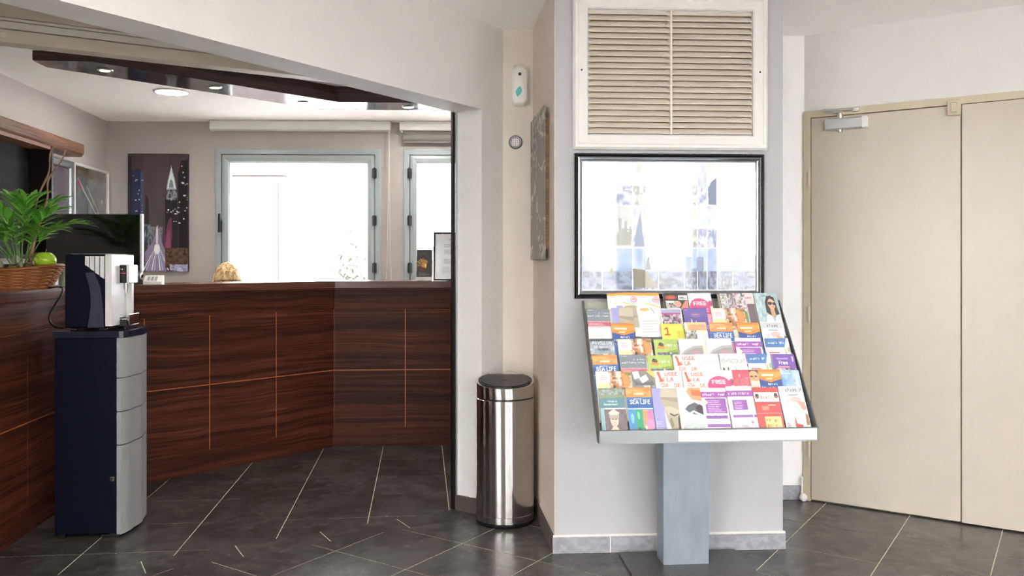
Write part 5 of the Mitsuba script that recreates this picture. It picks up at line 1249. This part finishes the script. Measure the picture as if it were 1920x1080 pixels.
def d_queen(p):
    p.mosaic(0, .83, 1, 1, ('#7f929c', '#a9b6b4', '#8d9a86', '#5f7078'), 81, 12, 5, 4, .08).rect(0, .60, 1, .83, '#5f8f9c').rect(0, .80, 1, .86, '#8c9a7c').text('Hôtels &', .3, .715, .035, '#e9f1f2', .55).text('Restaurants', .16, .655, .036, '#dfeaec', .75)
    p.rect(0, 0, .18, .6, '#9cc4cc').rect(.16, 0, 1, .575, '#77676a').mosaic(.17, .02, .99, .57, ('#6a5b5e', '#85757a', '#5c4e50'), 82, 8, 10, 3, .04).oval(.52, .36, .16, .13, '#e3c9b8').oval(.52, .44, .2, .08, '#b9a79a').poly([(.3, .5), (.42, .55), (.52, .58), (.62, .55), (.74, .5), (.66, .46), (.38, .46)], '#d9d3cc').poly([(.25, 0), (.34, .16), (.46, .24), (.58, .24), (.72, .15), (.86, 0)], '#ddd0b4').poly([(.46, .23), (.47, .29), (.57, .29), (.58, .23)], '#d9bba8').oval(.46, .38, .025, .012, '#5a4640', 10).oval(.58, .38, .025, .012, '#5a4640', 10).oval(.52, .31, .035, .009, '#b4685f', 10)
def d_land(p):
    p.rect(0, 0, 1, 1, '#eeebe8').poly([(.5, 1), (1, 1), (1, .72), (.6, .76), (.4, .92)], '#e9a878').poly([(.6, .96), (1, .94), (1, .82), (.62, .84)], '#d9763f').poly([(.25, .56), (.4, .64), (.7, .70), (1, .60), (1, .42), (.6, .46), (.4, .50)], '#5c6672').poly([(.7, .60), (.9, .66), (1, .62), (1, .48), (.8, .46)], '#3a3236').poly([(.1, .2), (.3, .36), (.6, .30), (1, .40), (1, .1), (.3, .08)], '#ced6d6').poly([(.3, .40), (.6, .50), (1, .36), (1, .44), (.6, .54), (.34, .46)], '#dfe2e2').mosaic(.1, .04, .95, .2, ('#e6e8e6', '#c9d0ce', '#f0eeea'), 83, 9, 5, 4, .05)
def d_redmag(p):
    p.rect(0, 0, 1, 1, '#cf4b4c').rect(.02, .70, .98, .90, '#f3efec').oval(.13, .81, .08, .05, '#8c6a5c').oval(.13, .84, .07, .03, '#4a3632').oval(.88, .82, .08, .05, '#9c7462').oval(.88, .85, .07, .03, '#5a4038').scrib(.26, .755, .075, '#b9a9a2', .5).rect(.24, .52, .52, .62, '#e3795c').lines(.26, .54, .5, .61, 3, '#f3c7a8', 2, .4).lines(.5, .62, .95, .68, 1, '#eab0a4', 3).rect(0, .46, .98, .475, '#e3908a').rect(.28, .12, .92, .40, '#f0d894').scrib(.32, .28, .08, '#dd9a4a', .56).scrib(.34, .16, .08, '#dd9a4a', .5).rect(0, 0, 1, .04, '#b9403f')

DES = {k[2:]: v for k, v in list(globals().items()) if k.startswith('d_') and callable(v)}
BOOKS = [
 # row (0 = bottom), centre, width, design, lift, label
 (6, .150, .098, 'pencil', 0, 'white leaflet with orange top edge at the left end of the top row'),
 (6, .187, .098, 'pencil_stone', 1, 'white leaflet with orange top and pink ring, second from left in the top row'),
 (6, .283, .106, 'pencil', 0, 'white leaflet with a yellow pencil, left of the black one in the top row'),
 (6, .400, .112, 'blackred', 1, 'black leaflet with red blob and white box in the top row'),
 (6, .513, .108, 'free', 0, 'white and pink FREE leaflet in the top row'),
 (6, .630, .080, 'mags', 0, 'slim brown and white magazine right of the pink FREE leaflet in the top row'),
 (6, .705, .095, 'mags2', 1, 'pinkish magazine left of the one with a woman in sunglasses in the top row'),
 (6, .808, .110, 'woman', 0, 'teal magazine showing a dark-haired woman in sunglasses'),
 (5, .054, .104, 'greypink', 0, 'grey leaflet with red band at the left end of the second row'),
 (5, .159, .096, 'stone', 0, 'violet leaflet with stone face in the second row'),
 (5, .372, .098, 'crowd', 0, 'leaflet with a crowd under a magenta sky in the second row'),
 (5, .478, .108, 'castle', 1, 'violet leaflet with a small pale castle in the second row'),
 (5, .625, .155, 'food', 0, 'wide leaflet with food and flowers in the second row'),
 (4, .151, .101, 'trip', 0, 'orange and dark blue excursion leaflet near the left of the third row'),
 (4, .362, .097, 'yellow', 0, 'yellow leaflet with a red number one'),
 (4, .467, .100, 'peach', 1, 'peach coloured leaflet with grey photograph in the third row'),
 (4, .577, .106, 'sea', 0, 'orange and blue aquarium leaflet in the third row'),
 (4, .697, .101, 'trip', 0, 'orange and dark blue excursion leaflet near the right of the third row'),
 (4, .795, .098, 'white', 1, 'white magazine with grey block lettering under the woman in sunglasses'),
 (3, .056, .108, 'pav', 0, 'slate blue PAVILLON leaflet at the left end of the fourth row'),
 (3, .195, .150, 'food', 1, 'wide leaflet with food and flowers in the fourth row'),
 (3, .324, .104, 'green', 0, 'upper of the two green nature leaflets, in the fourth row'),
 (3, .428, .104, 'swoosh', 1, 'left one of two white leaflets with a grey curve in the fourth row'),
 (3, .552, .116, 'swoosh', 0, 'right one of two white leaflets with a grey curve in the fourth row'),
 (3, .676, .118, 'purple', 1, 'purple and white leaflet in the fourth row'),
 (3, .803, .108, 'bluered', 0, 'light blue boat leaflet at the right end of the fourth row'),
 (2, .060, .108, 'sea', 0, 'orange and blue aquarium leaflet at the left end of the fifth row'),
 (2, .175, .112, 'greypink', 1, 'grey leaflet with pink band, second from left in the fifth row'),
 (2, .287, .106, 'green', 0, 'lower of the two green nature leaflets, in the fifth row'),
 (2, .396, .106, 'musee', 1, 'white leaflet with red museum lettering in the fifth row'),
 (2, .490, .100, 'velser', 0, 'plain white leaflet with thin grey lettering in the fifth row'),
 (2, .594, .116, 'choc', 1, 'white CHOCOLAT leaflet in the fifth row'),
 (2, .707, .104, 'bluered', 0, 'light blue boat leaflet in the fifth row'),
 (2, .810, .100, 'violet', 1, 'violet leaflet at the right end of the fifth row'),
 (1, .084, .150, 'food', 0, 'wide leaflet with food and flowers at the left end of the sixth row'),
 (1, .206, .098, 'book', 1, 'grey leaflet with white shapes and a yellow corner'),
 (1, .312, .114, 'musee', 0, 'left one of two white leaflets with red museum lettering in the sixth row'),
 (1, .418, .102, 'musee_s', 1, 'right one of two white leaflets with red museum lettering in the sixth row'),
 (1, .526, .120, 'free', 0, 'white and pink FREE leaflet in the sixth row'),
 (1, .612, .074, 'red', 1, 'narrow plain red leaflet beside the pink FREE one in the sixth row'),
 (1, .668, .060, 'sun', 0, 'narrow leaflet with a tanned face in the sixth row'),
 (1, .733, .098, 'trip', 1, 'orange and dark blue excursion leaflet in the sixth row'),
 (1, .818, .090, 'sail', 0, 'light blue leaflet with a white tower at the right end of the sixth row'),
 (0, .068, .108, 'queen', 0, 'teal leaflet with an old portrait at the left end of the bottom row'),
 (0, .177, .108, 'sea', 1, 'colourful orange and blue aquarium leaflet in the bottom row'),
 (0, .284, .108, 'stone', 0, 'violet leaflet with a large stone face in the bottom row'),
 (0, .381, .102, 'land', 1, 'white leaflet with orange sky and dark mountain in the bottom row'),
 (0, .482, .110, 'purple', 0, 'left one of two purple and white leaflets in the bottom row'),
 (0, .592, .112, 'purple2', 1, 'right one of two purple and white leaflets in the bottom row'),
 (0, .700, .110, 'redmag', 0, 'red magazine with a yellow box in the bottom row'),
 (0, .808, .106, 'white', 1, 'white magazine with grey block lettering at the right end of the bottom row'),
]
def d_pencil_stone(p):
    d_pencil(p); p.rect(0, .2, .28, .70, '#a9a6dc').poly([(.28, .2), (.28, .66), (.45, .70), (.9, .70), (.96, .2)], '#b9ae98').poly([(.28, .45), (.9, .47), (.92, .43), (.28, .41)], '#a3977f')
DES['pencil_stone'] = d_pencil_stone
bz = RH * math.sin(TIL) + np.array([0, 0, math.cos(TIL)])
by_ = np.cross(bz, RA)
rgb_ = random.Random(5)
for k, a, w, des, lift, lab in BOOKS:
    key = thing('brochure', lab, 'brochure', 'brochures in the display rack')
    b = row_base(k)
    o = RP + RA * (a - w / 2) + RH * b[1] + np.array([0, 0, b[2]]) - by_ * (0.0003 + 0.0034 * lift)
    M = np.eye(4); M[:3, 0], M[:3, 1], M[:3, 2], M[:3, 3] = RA, by_, bz, o
    M = M @ trimesh.transformations.rotation_matrix(math.radians(rgb_.uniform(-0.6, 0.6)), (0, -1, 0))
    h = 0.207 + rgb_.uniform(-0.002, 0.003)
    part(key, 'pages', tf(box(0, w * 0.955, -0.0029, 0.0, 0, h, 0.0003), M), 'm_paper_inside')
    w = w * 0.955
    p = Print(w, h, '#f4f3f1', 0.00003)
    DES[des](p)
    p.c = [c * 0.74 + 0.06 for c in p.c]          # pale glare mixed into the cover colours, whites held down as well
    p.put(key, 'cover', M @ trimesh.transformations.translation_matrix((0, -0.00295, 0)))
for k in range(7):
    b = row_base(k)
    yy = yb + (b[2] - 0.004 - zb_) * math.tan(STK)
    part(rk, 'pocket_floor', tf(prism_x([(b[1] - 0.0075, b[2] - 0.0042), (b[1] - 0.0075, b[2] - 0.0006), (yy + 0.001, b[2] - 0.0006), (yy - 0.001, b[2] - 0.0042)], 0.0006, RW - 0.0006), FR), 'm_rack')
